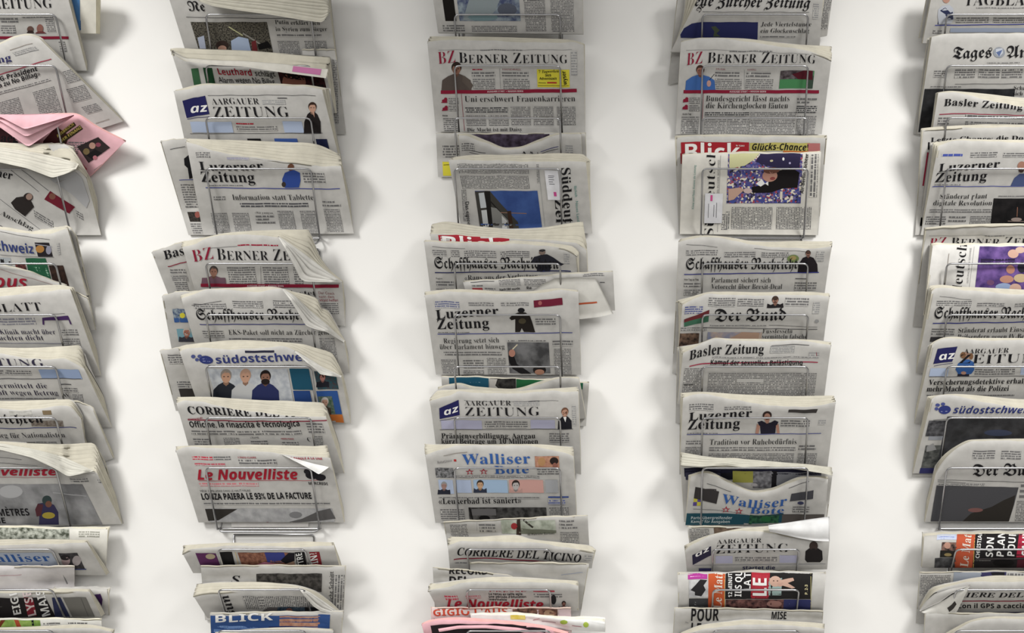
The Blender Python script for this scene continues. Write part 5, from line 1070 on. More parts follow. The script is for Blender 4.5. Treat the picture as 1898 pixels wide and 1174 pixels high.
Paper(R_[8], [(1262, 861), (1310, 863), (1360, 864), (1420, 864), (1480, 868), (1520, 873), (1543, 880)], [(1268, 968), (1532, 968)], 'thick open paper with drooping page edges and a dark picture inside, fourth column', K=[(1262, 838), (1290, 842), (1320, 848), (1360, 849), (1400, 853), (1480, 859), (1541, 866)], th=15, n=7, back=24, kd=.3, up=.8, wave=0, items=[
  ('r', 1268, 868, 1522, 884, (26, 26, 48)), ('r', 1270, 872, 1336, 890, (60, 60, 84)), ('r', 1336, 872, 1358, 890, (26, 26, 36)), ('r', 1358, 874, 1396, 895, (170, 168, 70)), ('p', 1396, 874, 1432, 905, (90, 90, 96), (150, 150, 156), 2), ('r', 1430, 874, 1440, 908, (28, 26, 30)), ('r', 1440, 876, 1520, 900, (130, 132, 140)), ('e', 1398, 899, 6, 3, (180, 176, 180))],
  flaps=[('fan', [(1262, 863), (1300, 866), (1345, 862), (1375, 867), (1420, 865), (1480, 871), (1520, 877), (1543, 882)], [(1264, 840), (1320, 848), (1400, 853), (1480, 860), (1541, 867)], 5, 36, 5, 'drooping_pages', (196, 193, 180))])
Paper(R_[8], [(1280, 883), (1295, 879), (1308, 877), (1325, 883), (1345, 892), (1372, 904), (1398, 914), (1415, 912), (1430, 909), (1460, 898), (1490, 887), (1505, 885), (1535, 889)], [(1270, 974), (1528, 971)], 'daily with blue uncial masthead and red stars, sagging in a deep V', K=[(1276, 880), (1308, 872), (1345, 887), (1398, 909), (1430, 904), (1490, 882), (1534, 883)], th=10, n=3, kd=.1, wave=.55, items=[
  ('g', [(1289, 903), (1333, 912), (1328, 935), (1286, 924)], (56, 52, 52)), ('b', 1293, 908, 1326, 926, 5, (120, 116, 116), (56, 52, 52)), ('r', 1286, 924, 1293, 931, (206, 196, 60)), ('r', 1293, 925, 1300, 931, (90, 70, 150)), ('r', 1285, 931, 1292, 938, (90, 70, 150)), ('r', 1292, 931, 1299, 938, (206, 196, 60)), ('l', 1310, 897, 1355, 912, .8, G1), ('l', 1462, 906, 1500, 892, .8, G1),
  ('t', 'Walliser', 'sb', 1338, 933, 1458, 938, 18, BLUE), ('t', 'Bote', 'sb', 1389, 952, 1454, 952, 12, BLUE), ('t', '★', 'sa', 1336, 950, 1354, 950, 10, (176, 36, 56)), ('t', '★', 'sa', 1360, 953, 1378, 953, 10, (176, 36, 56)), ('t', '★', 'sa', 1340.5, 948, 1349.5, 948, 5, WHITE), ('t', '★', 'sa', 1364.5, 951, 1373.5, 951, 5, WHITE),
  ('g', [(1467, 916), (1508, 909), (1507, 925), (1464, 930)], (70, 70, 76)), ('l', 1470, 922, 1504, 917, 1, (140, 150, 190)), ('e', 1484, 933, 6, 3, (60, 64, 100)), ('b', 1470, 938, 1500, 950, 4), ('l', 1285, 944, 1480, 954, .6, G1), ('r', 1273, 952, 1450, 975, (30, 80, 96)), ('r', 1450, 954, 1526, 975, (90, 84, 80)), ('t', 'Parteiübergreifender', 'sab', 1280, 963, 1357, 963, 5, (190, 204, 206)), ('t', 'Kampf für Ausgaben', 'sab', 1280, 970, 1353, 970, 5, (190, 204, 206)), ('p', 1390, 955, 1442, 975, (20, 60, 50), (50, 110, 70), 3), ('e', 1420, 963, 9, 5, (40, 110, 60))])
# unit C, fourth column
Paper(R_[9], [(1274, 977), (1320, 977), (1420, 979), (1522, 972)], [(1282, 1050), (1520, 1050)], 'newspaper with a brown picture strip behind the rolled-top daily, fourth column', th=7, n=2, back=24, up=.45, items=[
  ('lorem', 1276, 980, 1320, 1015, 1), ('p', 1323, 979, 1424, 1010, (80, 62, 50), (120, 100, 84), 2)])
Paper(R_[9], [(1270, 1020), (1280, 1012), (1300, 1002), (1325, 990), (1355, 985), (1400, 985), (1425, 988), (1460, 996), (1500, 1000), (1538, 1000)], [(1273, 1060), (1533, 1056)], 'daily with square logo and a dark figure seen from behind, its white top rolled over', K=[(1268, 1012), (1300, 997), (1340, 986), (1380, 978), (1430, 974), (1480, 966), (1536, 958)], th=17, n=3, slope=.78, kd=.2, wave=.15, items=[
  ('g', [(1283, 1030), (1318, 1013), (1318, 1030), (1284, 1048)], (44, 40, 66)), ('t', 'az', 'sai', 1289, 1034, 1316, 1021, 8, WH), ('t', 'AARGAUER', 'sr', 1329, 1009, 1412, 1006, 8), ('t', 'ZEITUNG', 'sr', 1326, 1027, 1463, 1024, 16), ('r', 1326, 1031, 1358, 1045, LAV), ('b', 1362, 1032, 1440, 1042, 4), ('r', 1445, 1030, 1476, 1044, LAV), ('g', [(1492, 1038), (1493, 1022), (1500, 1017), (1516, 1017), (1524, 1022), (1525, 1038), (1520, 1043), (1496, 1043)], (34, 30, 30)), ('e', 1508, 1013, 8, 8.5, (60, 46, 42)), ('r', 1503, 1016, 1513, 1022, (50, 38, 36)), ('l', 1286, 1049, 1530, 1046, .8, (150, 150, 156)), ('t', 'startet die', 'sab', 1376, 1056, 1437, 1056, 6, (40, 40, 80)), ('r', 1295, 1054, 1320, 1060, (60, 56, 110))],
  flaps=[([(1424, 974), (1460, 969), (1500, 963), (1537, 958)], [(1426, 986), (1445, 990), (1480, 998), (1510, 1003), (1538, 1004)], 4, 10, 12, 1, (0, 0), 'rolled_top', (222, 222, 222))])
LEM = [('r', 1275, 1063, 1311, 1074, (180, 50, 150)), ('b', 1279, 1066, 1307, 1072, 5, (226, 180, 214), (180, 50, 150)), ('p', 1277, 1075, 1313, 1108, (170, 170, 172), (206, 206, 206), 1), ('g', [(1280, 1094), (1290, 1084), (1298, 1075), (1311, 1076), (1304, 1086), (1308, 1094), (1300, 1106), (1288, 1104), (1288, 1098)], (40, 38, 40)), ('r', 1277, 1110, 1313, 1130, (62, 62, 64)), ('b', 1281, 1113, 1309, 1128, 5, (130, 130, 132), (62, 62, 64)),
  ('r', 1313, 1062, 1343, 1131, (206, 84, 40)), ('l', 1343, 1063, 1343, 1131, 1, (226, 180, 80)), ('t', 'Le Matin', 'sb', 1337, 1129, 1340, 1050, 15, (228, 214, 200)), ('r', 1345, 1062, 1503, 1111, (34, 32, 32)), ('t', '12 MINUTES', 'sab', 1357, 1108, 1357, 1052, 7, WH), ('t', 'ILS QUI', 'sab', 1374, 1107, 1376, 1052, 12, WH), ('t', 'LA TV', 'sab', 1391, 1096, 1392, 1052, 12, WH), ('r', 1393, 1062, 1425, 1110, (178, 34, 50)), ('r', 1396, 1064, 1422, 1108, (190, 44, 60)), ('t', 'LE', 'sab', 1421, 1108, 1421, 1070, 25, WH), ('r', 1425, 1072, 1448, 1104, (150, 176, 172)), ('e', 1437, 1078, 11, 10, (206, 164, 144)), ('e', 1446, 1082, 6, 6, (200, 156, 138)), ('g', [(1446, 1076), (1470, 1072), (1472, 1077), (1460, 1082), (1474, 1090), (1468, 1092), (1450, 1086)], (206, 164, 144)), ('e', 1434, 1077, 1.4, 1, (60, 40, 36)), ('e', 1441, 1077, 1.4, 1, (60, 40, 36)), ('t', 'P. 2-3', 'sab', 1497, 1103, 1497, 1084, 5, (226, 214, 160)), ('l', 1503, 1063, 1503, 1130, 1, (190, 180, 120)),
  ('p', 1345, 1112, 1452, 1131, (50, 30, 34), (140, 90, 84), 2), ('e', 1435, 1120, 14, 6, (170, 120, 110)), ('r', 1452, 1112, 1502, 1132, (50, 54, 110)), ('b', 1456, 1114, 1470, 1130, 4, (140, 150, 200), (50, 54, 110)), ('b', 1484, 1114, 1498, 1130, 4, (140, 150, 200), (50, 54, 110))]
Paper(R_[10], [(1256, 1066), (1275, 1063), (1300, 1062), (1400, 1061), (1480, 1061), (1531, 1063)], [(1257, 1130), (1300, 1132), (1525, 1137)], 'rolled tabloid with an orange masthead and a baby photo, fourth column', th=17, n=2, bulge=24, slope=.7, wave=0, kd=0, items=LEM)
Paper(R_[11], [(1250, 1128), (1400, 1130), (1526, 1134)], [(1246, 1200), (1522, 1200)], 'white page with tall condensed capitals "POUR" under the rolled orange tabloid', th=7, n=3, back=24, slope=.6, items=[
  ('t', 'POUR', 'sab', 1279, 1152, 1332, 1151, 22), ('t', 'MISE', 'sab', 1429, 1148, 1458, 1148, 13), ('t', 'LE', 'sab', 1279, 1176, 1300, 1176, 20), ('l', 1270, 1154, 1276, 1156, 1, (150, 150, 150))])
Paper(R_[11], [(1262, 1178), (1285, 1172), (1310, 1166), (1350, 1161), (1400, 1158), (1450, 1159), (1490, 1162), (1528, 1166)], [(1270, 1245), (1524, 1245)], 'grey newspaper top just showing at the bottom edge, fourth column', K=[(1258, 1174), (1300, 1158), (1350, 1151), (1390, 1147), (1440, 1150), (1500, 1153), (1529, 1156)], th=22, n=5, slope=.78)
# ================================================================== fifth column (runs out of the picture at right)
Paper(R_[0], [(1722, -24), (1800, -24), (2000, -24)], [(1704, 70), (2000, 70)], 'grey sheet edges at left of the paper with the ice hockey player, fifth column', th=8, n=4, back=18)
Paper(R_[0], [(1729, -20), (1760, -22), (1850, -22), (2005, -20)], [(1710, 80), (1995, 80)], 'daily with a cut-out ice hockey player, topmost in the fifth column', th=10, n=3, items=[
  ('t', 'TAGBLATT', 'sr', 1786, 10, 1935, 10, 21), ('e', 1754, -2, 7, 8, (190, 140, 120)), ('g', [(1739, 18), (1746, 11), (1760, 9), (1767, 16), (1768, 36), (1763, 44), (1740, 45), (1738, 30)], (186, 190, 200)), ('g', [(1742, 20), (1752, 14), (1764, 26), (1760, 32)], (44, 50, 84)), ('r', 1739, 38, 1752, 45, (44, 48, 90)), ('g', [(1752, 28), (1766, 22), (1767, 36), (1758, 38)], (60, 64, 92)), ('b', 1810, 13, 1898, 16, 2.6), ('l', 1733, 47, 1990, 44, 1.4, (60, 70, 170)), ('b', 1773, 31, 1832, 42, 4), ('b', 1842, 31, 1910, 42, 4), ('b', 1730, 55, 1745, 62, 4), ('r', 1762, 52, 1980, 60, (160, 172, 196))])
Paper(R_[1], [(1720, 72), (1760, 68), (1850, 68), (2000, 68)], [(1692, 258), (1990, 258)], 'grey sheet edges at left behind the newspaper with a shield between its masthead words', th=9, n=4, back=15)
Paper(R_[1], [(1727, 69), (1745, 65), (1775, 62), (1850, 62), (2005, 63)], [(1699, 252), (1990, 252)], 'daily with blackletter masthead broken by a small grey-blue shield, fifth column', th=13, n=4, wave=.2, items=[
  ('t', 'Tages', 'fr', 1765, 109, 1838, 107, 21), ('t', 'Anzeiger', 'fr', 1864, 107, 1978, 107, 21), ('e', 1852, 97, 11, 10, (150, 156, 166)), ('g', [(1846, 91), (1858, 89), (1859, 98), (1852, 105), (1846, 99)], (196, 202, 214)), ('g', [(1846, 97), (1858, 92), (1852, 105)], (90, 110, 160)), ('b', 1830, 115, 1890, 118, 2.4), ('b', 1771, 127, 1806, 145, 4.4), ('b', 1815, 127, 1852, 145, 4.4), ('b', 1858, 127, 1894, 145, 4.4), ('b', 1732, 130, 1754, 144, 4), ('l', 1770, 156, 1990, 155, .7, G1), ('b', 1725, 159, 1782, 163, 3), ('p', 1714, 165, 1873, 245, (34, 34, 36), (52, 52, 54), 1), ('t', 'Schritt', 'sr', 1878, 167, 1912, 167, 8), ('t', 'sich', 'sr', 1877, 177, 1896, 177, 8), ('lorem', 1876, 182, 1985, 245, 2)])
Paper(R_[2], [(1739, 173), (1750, 171), (1765, 171), (1800, 178), (1850, 190), (1900, 198), (2000, 201)], [(1724, 270), (1995, 270)], 'bold-serif daily with curling top edge over a black picture, fifth column', K=[(1734, 172), (1760, 168), (1820, 173), (1898, 180), (2004, 184)], th=18, n=5, kd=.45, wave=.5, items=[
  ('t', 'Basler Zeitung', 'sb', 1749, 196, 1896, 203, 13), ('l', 1741, 212, 1990, 210, 1.6, (170, 50, 76)), ('b', 1790, 210.7, 1985, 217.3, 6.6), ('b', 1740, 216, 1758, 232, 5), ('b', 1790, 224, 1985, 240, 4)])
Paper(R_[3], [(1709, 243), (1740, 239), (1800, 237), (1898, 236), (2000, 237)], [(1696, 437), (1990, 437)], 'newspaper with cut-off bold black headline, half hidden behind the striped-shirt paper, fifth column', K=[(1707, 238), (1740, 234), (1800, 231), (1898, 230), (2001, 231)], th=10, n=4, back=20, wave=.2, items=[
  ('t', 'Letzte Chance: die Doppelchance', 'sb', 1725, 263, 1985, 258, 8), ('l', 1722, 264, 1721, 278, 3, K_), ('l', 1720, 283, 1711, 345, 3, CRIM)])
Paper(R_[3], [(1726, 266), (1740, 264), (1760, 262)], [(1702, 440), (1760, 440)], 'thin grey sheets fanned at left of the striped-shirt paper, fifth column', th=4, n=3, back=13)
Paper(R_[3], [(1739, 270), (1752, 266), (1770, 261), (1800, 261), (1850, 263), (2003, 267)], [(1706, 438), (1990, 438)], 'broadsheet with a man in a striped shirt and headline "Ständerat plant digitale Revolution"', K=[(1728, 266), (1750, 262), (1785, 257), (1850, 259), (2001, 262)], th=10, n=3, wave=.3, items=[
  ('b', 1746, 283.7, 1784, 290.3, 6.6, (70, 84, 160)), ('b', 1800, 281, 1848, 292, 4), ('b', 1860, 282, 1915, 292, 4), ('t', 'Luzerner', 'sb', 1739, 319, 1853, 311, 15), ('t', 'Zeitung', 'sb', 1732, 338, 1829, 334, 17.5), ('e', 1894, 308, 8, 9, (170, 120, 100)), ('e', 1893, 316, 5, 4, (70, 50, 44)), ('g', [(1873, 345), (1880, 330), (1890, 322), (1906, 322), (1914, 345)], (70, 84, 130)), ('l', 1882, 344, 1892, 324, 1.4, (180, 186, 206)), ('l', 1888, 344, 1897, 324, 1.4, (180, 186, 206)), ('l', 1896, 344, 1903, 324, 1.4, (180, 186, 206)),
  ('l', 1728, 346, 1990, 345, 1.2, (70, 80, 170)), ('b', 1732, 341, 1780, 345, 2.6), ('t', 'Ständerat plant', 'sr', 1741, 369, 1830, 368, 9.5), ('t', 'digitale Revolution', 'sr', 1729, 381, 1839, 381, 9.5), ('b', 1724, 387, 1838, 394, 3.6), ('b', 1718, 400, 1752, 416, 4), ('b', 1760, 399.7, 1790, 404.3, 4.6), ('b', 1758, 406.7, 1790, 411.3, 4.6), ('lorem', 1798, 400, 1842, 430, 1), ('b', 1851, 362, 1900, 365, 2.6), ('p', 1842, 368, 1990, 417, (18, 17, 19), (36, 33, 34), .8), ('l', 1886, 384, 1885, 402, 1.4, (150, 100, 80)), ('e', 1884, 407, 10, 3.5, (170, 150, 140)), ('l', 1868, 410, 1898, 411, 1.4, (150, 130, 120))])
Paper(R_[4], [(1715, 425), (1760, 421), (1898, 418), (2000, 418)], [(1692, 606), (1990, 606)], 'daily with crimson-and-black masthead behind the rolled purple-picture paper, fifth column', K=[(1713, 421), (1760, 417), (1898, 414), (2000, 414)], th=6, n=3, back=26, wave=.2, items=[
  ('t', 'BZ', 'sr', 1722, 459, 1755, 456, 17, CRIM), ('t', 'Berner Zeitung', 'sc', 1762, 456, 1962, 455, 16), ('l', 1722, 438, 1990, 436, .5, (140, 140, 140)), ('b', 1826, 435.1, 1862, 438.3, 3.2)])
Paper(R_[4], [(1729, 456), (1745, 454), (1780, 454), (1850, 455), (2000, 456)], [(1712, 585), (1990, 585)], 'rolled weekly with sideways masthead and a purple crowd picture, fifth column', th=26, n=2, bulge=26, back=-6, wave=0, kd=0, tint=(214, 212, 208), items=[
  ('t', 'Süddeutsche', 'sr', 1776, 590, 1795, 438, 19), ('l', 1806, 458, 1796, 540, .5, (150, 150, 150)), ('t', 'ZEITUNG IN DER SCHWEIZ', 'sa', 1795, 526, 1801, 460, 3, (140, 140, 140)), ('l', 1752, 528, 1759, 470, 1, (150, 140, 130)), ('p', 1816, 457, 1990, 540, (60, 40, 104), (118, 84, 160), .8), ('r', 1818, 480, 1880, 492, (44, 32, 64)), ('e', 1878, 471, 10, 8, (206, 160, 140)), ('e', 1891, 464, 9, 6, (206, 170, 150)), ('e', 1873, 500, 8, 8, (180, 120, 100)), ('e', 1866, 518, 13, 7, (186, 130, 110)), ('e', 1892, 516, 13, 8, (196, 170, 130)), ('e', 1860, 532, 15, 7, (140, 160, 200)), ('e', 1882, 535, 11, 9, (206, 164, 146)), ('e', 1894, 496, 8, 10, (40, 36, 50)), ('e', 1836, 524, 7, 5, (110, 70, 110))])
Paper(R_[5], [(1727, 541), (1735, 535), (1750, 534), (1790, 538), (1850, 543), (1880, 546), (2000, 547)], [(1698, 692), (1985, 692)], 'blackletter daily with headline beginning "Ständerat erlaubt Einsatz", fifth column', K=[(1723, 530), (1745, 528), (1780, 532), (1898, 536), (1998, 537)], th=16, n=4, wave=.3, items=[
  ('l', 1742, 550, 1800, 556, .6, G1), ('b', 1737, 557, 1800, 567, 3.6), ('b', 1812, 561, 1862, 569, 3.6), ('b', 1882, 562, 1930, 570, 3.6), ('t', 'Schaffhauser Nachrichten', 'fr', 1730, 591, 1962, 589, 20), ('l', 1729, 600, 1990, 596, 1.6, (44, 50, 140)), ('t', 'Ständerat erlaubt Einsatz von', 'sr', 1775, 617, 1932, 615, 9.5), ('t', 'Peilsendern gegen IV-Bezüger', 'sr', 1774, 629, 1926, 628, 9.5), ('b', 1728, 608, 1768, 622, 4.4), ('r', 1725, 625, 1747, 634, (54, 52, 54)), ('b', 1752, 626, 1766, 636, 4)])
Paper(R_[6], [(1728, 640), (1736, 633), (1750, 628), (1765, 627), (1800, 630), (1825, 632), (1850, 631), (2000, 631)], [(1695, 785), (1985, 785)], 'daily with navy square logo and a woman in blue, headline about insurance detectives', K=[(1720, 640), (1745, 627), (1765, 623), (1800, 626), (1850, 627), (1998, 627)], th=16, n=4, wave=.35, items=[
  ('g', [(1738, 647), (1775, 642), (1765, 670), (1730, 675)], NAVY), ('t', 'az', 'sai', 1740, 669, 1771, 664, 13, WH), ('l', 1731, 679, 1766, 673, .8, NAVY), ('t', 'AARGAUER', 'sr', 1786, 656, 1870, 654, 9), ('t', 'ZEITUNG', 'sr', 1776, 674, 1947, 672, 17), ('g', [(1771, 685), (1776, 674), (1786, 667), (1796, 667), (1805, 672), (1806, 686), (1800, 694), (1776, 694)], (48, 96, 170)), ('e', 1791, 660, 7, 7, (170, 130, 110)), ('e', 1785, 659, 5, 6, (130, 90, 60)), ('e', 1800, 661, 4, 6, (130, 90, 60)), ('r', 1776, 689, 1796, 698, (34, 34, 50)), ('e', 1786, 692, 5, 3, (190, 140, 120)), ('r', 1725, 683, 1756, 698, LB), ('b', 1727, 685, 1754, 697, 4, (80, 100, 150), LB), ('b', 1808, 683, 1880, 695, 4), ('r', 1893, 681, 1960, 695, LB), ('l', 1722, 699, 1990, 697, .8, G1),
  ('t', 'Versicherungsdetektive erhalten', 'sb', 1721, 714, 1916, 711, 10), ('t', 'mehr Macht als die Polizei', 'sb', 1717, 726, 1870, 725, 10), ('b', 1718, 731, 1880, 734, 3)])
Paper(R_[7], [(1720, 745), (1740, 738), (1765, 736)], [(1690, 884), (1760, 884)], 'beige sheet edges at left of the paw-logo daily, fifth column', th=6, n=3, back=17)
Paper(R_[7], [(1727, 740), (1736, 734), (1750, 732), (1780, 736), (1830, 747), (1880, 755), (1910, 758), (2000, 762)], [(1692, 878), (1985, 878)], 'daily with navy sans-serif masthead and dark storm pictures, fifth column', K=[(1720, 734), (1770, 731), (1830, 734), (1898, 740), (1998, 744)], th=20, n=5, kd=.5, wave=.3, items=[
  ('e', 1751, 760, 11.5, 8, (46, 56, 130)), ('e', 1738, 751, 4.2, 3, (70, 80, 150)), ('e', 1748, 749, 4, 3, (70, 80, 150)), ('e', 1736, 758, 3.6, 3, (70, 80, 150)), ('l', 1745, 757, 1760, 756, 1, (170, 176, 210)), ('l', 1744, 760, 1757, 760, 1, (170, 176, 210)), ('l', 1744, 763, 1758, 763, 1, (170, 176, 210)), ('t', 'südostschweiz', 'sai', 1766, 767, 1912, 765, 13, (44, 54, 120)), ('l', 1730, 779, 1990, 770, .6, G1),
  ('p', 1722, 780, 1758, 809, (48, 48, 52), (100, 100, 104), 2), ('r', 1722, 809, 1753, 816, (150, 154, 162)), ('p', 1716, 826, 1748, 872, (60, 62, 62), (110, 112, 108), 2), ('g', [(1718, 828), (1730, 822), (1736, 834), (1717, 838)], (150, 150, 150)), ('p', 1756, 773, 1990, 860, (44, 44, 46), (74, 74, 78), .6), ('e', 1850, 803, 26, 6, (66, 74, 100)), ('r', 1706, 868, 1742, 878, (50, 50, 104)), ('b', 1712, 870.7, 1732, 877.3, 6.6, WH)])
Paper(R_[8], [(1735, 876), (1742, 864), (1752, 850), (1768, 836), (1785, 825), (1805, 818), (1850, 817), (1898, 818), (2004, 820)], [(1714, 968), (1990, 968)], 'daily with short blackletter masthead over a dark mountain dusk picture, fifth column', K=[(1733, 863), (1738, 856), (1748, 844), (1768, 829), (1800, 815), (1850, 813), (2002, 816)], th=22, n=4, wave=0, kd=.15, items=[
  ('b', 1804, 834, 1843, 852, 4.2), ('b', 1857, 835, 1892, 852, 4.2), ('t', 'Der Bund', 'fr', 1801, 883, 1932, 881, 21), ('l', 1738, 890, 1990, 897, .7, G1), ('l', 1738, 893, 1790, 896, .7, G1), ('b', 1740, 896, 1825, 901, 3), ('g', [(1736, 900), (1790, 902), (1888, 904), (1880, 935), (1870, 967), (1725, 967), (1730, 935)], (76, 76, 80)), ('p', 1764, 922, 1838, 966, (84, 72, 72), (100, 84, 84), 1), ('g', [(1784, 967), (1800, 952), (1838, 940), (1860, 928), (1882, 918), (1878, 940), (1870, 967)], (48, 44, 40)), ('e', 1808, 946, 14, 4, (130, 86, 82)), ('b', 1893, 895.7, 1950, 903.3, 7.6), ('b', 1891, 905.7, 1945, 913.3, 7.6), ('b', 1890, 915.7, 1925, 923.3, 7.6), ('lorem', 1884, 928, 1985, 966, 2)])
# unit C, fifth column
LEM2 = [('r', 1737, 991, 1773, 1001, (190, 200, 226)), ('b', 1740, 992, 1770, 1000, 5, (90, 110, 180), (190, 200, 226)), ('p', 1746, 1006, 1774, 1022, (40, 34, 34), (150, 110, 96), 2), ('e', 1756, 1012, 6, 6, (190, 140, 120)), ('r', 1743, 1021, 1772, 1034, (38, 36, 32)), ('e', 1757, 1029, 7, 3, (150, 130, 80)), ('p', 1733, 1035, 1771, 1054, (50, 50, 52), (90, 90, 92), 2),
  ('r', 1774, 990, 1807, 1054, (206, 84, 50)), ('l', 1807, 991, 1804, 1054, 1, (226, 190, 90)), ('t', 'Le Matin', 'sb', 1794, 1052, 1803, 974, 15, (228, 214, 200)), ('r', 1808, 990, 1990, 1054, (34, 31, 33)), ('t', 'CHRISTIAN', 'sab', 1815, 1036, 1821, 985, 7, WH), ('t', 'SON', 'sab', 1840, 1034, 1843, 996, 13, WH), ('t', 'PLAN', 'sab', 1860, 1034, 1864, 985, 13, WH), ('t', 'POUR', 'sab', 1880, 1033, 1884, 984, 13, WH), ('r', 1889, 990, 1985, 1034, (186, 34, 62)), ('t', 'SAUVER', 'sab', 1912, 1032, 1915, 960, 18, WH), ('l', 1808, 1037, 1990, 1035, .6, (140, 130, 130)), ('b', 1806, 1039.7, 1836, 1044.3, 4.6, (140, 80, 110)), ('e', 1860, 1044, 20, 7, (16, 14, 16)), ('r', 1886, 1038, 1985, 1054, (90, 30, 44))]
Paper(R_[9], [(1713, 994), (1730, 992), (1760, 991), (1850, 990), (2000, 991)], [(1709, 1053), (1990, 1053)], 'rolled tabloid with an orange masthead and white sideways capitals, fifth column', th=17, n=1, bulge=26, slope=.7, wave=0, kd=0, items=LEM2)
Paper(R_[10], [(1704, 1062), (1766, 1061), (1850, 1060), (2000, 1060)], [(1696, 1180), (1990, 1180)], 'grey newspaper back page standing behind the Italian daily with spread corner, fifth column', th=8, n=3, back=30, slope=.7, items=[
  ('lorem', 1705, 1066, 1764, 1105, 1), ('r', 1768, 1062, 1818, 1080, (150, 158, 172)), ('r', 1818, 1061, 1864, 1080, (60, 56, 100)), ('g', [(1836, 1062), (1862, 1061), (1862, 1070), (1845, 1076)], (34, 32, 36)), ('b', 1868, 1061.7, 1930, 1067.3, 5.6)])
Paper(R_[10], [(1705, 1131), (1715, 1117), (1728, 1101), (1748, 1091), (1770, 1084), (1800, 1079), (1850, 1079), (2000, 1080)], [(1712, 1143), (1990, 1143)], 'Italian daily with slab masthead whose left corner spreads open, fifth column', K=[(1703, 1126), (1712, 1108), (1725, 1090), (1745, 1083), (1770, 1078), (1810, 1070), (1850, 1067), (2000, 1067)], th=17, n=4, slope=.78, kd=.1, wave=0, items=[
  ('t', 'CORRIERE DEL TICINO', 'si', 1728, 1108, 1985, 1108, 8.5), ('l', 1770, 1115, 1990, 1115, 1.6, CRIM), ('t', 'Con il GPS a caccia', 'sab', 1774, 1128, 1902, 1128, 8), ('r', 1765, 1135, 1990, 1143, (50, 48, 76))],
  flaps=[([(1704, 1132), (1716, 1115), (1732, 1101), (1760, 1092), (1796, 1085)], [(1706, 1134), (1722, 1126), (1742, 1117), (1762, 1102), (1797, 1086)], 3, 10, 3, 1, (0, 0)),
         ([(1706, 1134), (1728, 1124), (1752, 1112), (1775, 1096), (1798, 1084)], [(1712, 1137), (1735, 1141), (1758, 1149), (1772, 1138), (1798, 1086)], 6, 16, 3, 1, (0, 0), 'folded_corner', (214, 212, 206), [(.45, .62, .45, .7, (60, 56, 54))])])
Paper(R_[11], [(1714, 1136), (1800, 1138), (2000, 1138)], [(1710, 1220), (1990, 1220)], 'grey newsprint page under the spread-corner Italian daily, fifth column', th=6, n=2, back=26, slope=.7)
Paper(R_[11], [(1755, 1182), (1772, 1170), (1792, 1158), (1812, 1150), (1835, 1147), (1898, 1148), (2000, 1150)], [(1745, 1240), (1990, 1240)], 'newspaper top edge curving up at the bottom right corner of the picture', K=[(1752, 1174), (1775, 1161), (1795, 1151), (1820, 1145), (1850, 1143), (2000, 1144)], th=20, n=4, slope=.78, kd=.1)
# ================================================================== first column (runs out of the picture at left)
Paper(R_[0], [(-140, -24), (0, -24), (130, -22), (152, -20), (178, -18)], [(-120, 58), (100, 60), (178, 62)], 'blue magazine with a fat white spine curling out beside the topmost paper, first column', th=20, n=4, back=14, rip=0, tint=(222, 219, 208), cat='magazine', name='magazine', group=None, items=[
  ('r', 118, -24, 149, 56, (70, 124, 184)), ('b', 139, 38, 150, 56, 4, (40, 60, 90), (70, 124, 184))])
Paper(R_[0], [(-165, -20), (0, -22), (80, -22), (122, -20)], [(-150, 132), (0, 132), (161, 131)], 'daily with crimson bar and two small faces, topmost in the first column', th=12, n=3, wave=0, items=[
  ('t', 'BERNER ZEITUNG', 'sr', -120, 18, 98, 15, 19), ('e', 56, 54, 6, 6, (110, 80, 70)), ('g', [(49, 61), (53, 56), (60, 56), (63, 61)], (60, 44, 40)), ('e', 74, 53, 6, 8, (150, 96, 84)), ('g', [(64, 62), (70, 58), (80, 58), (86, 62)], (120, 60, 60)), ('b', 0, 32, 34, 42, 5), ('b', 40, 30, 90, 33, 3), ('b', 0, 46, 30, 62, 4), ('b', 82, 30, 104, 60, 3.6), ('l', -100, 70, 127, 70, 5, CRIM), ('b', 108, 76, 124, 96, 4)])
Paper(R_[1], [(-150, 128), (-60, 103), (0, 82), (30, 70), (52, 65), (72, 70)], [(-60, 330), (60, 286), (140, 254), (190, 237), (228, 225)], 'newspaper tilted in its pocket with a headline about a broadcaster president, first column', K=[(-148, 124), (-60, 98), (0, 78), (30, 66), (56, 62), (78, 70)], th=14, n=4, wave=0, kd=0, tl=-.27, items=[
  ('t', 'Zeitung', 'sb', -60, 133, 22, 111, 13, (44, 44, 100)), ('l', 18, 93, 60, 80, 1, (150, 140, 130)), ('b', 22, 97, 72, 106, 3, (130, 130, 130)), ('l', -60, 157, 95, 109, 1.8, (170, 60, 80)), ('t', '«SRG-Präsident', 'sab', -20, 157, 70, 131, 8.5), ('t', 'für Ja zu No Billag»', 'sab', -24, 170, 75, 140, 8.5), ('b', -10, 172, 95, 178, 3.4),
  ('b', -60, 200, -10, 250, 3.2), ('b', -5, 190, 50, 245, 3.2), ('b', 60, 170, 116, 225, 3.2), ('b', 115, 132, 150, 158, 3.2), ('b', 122, 165, 170, 195, 3.2), ('b', 150, 198, 190, 215, 3.2), ('l', 178, 228, 203, 220, 1, (150, 140, 130))])
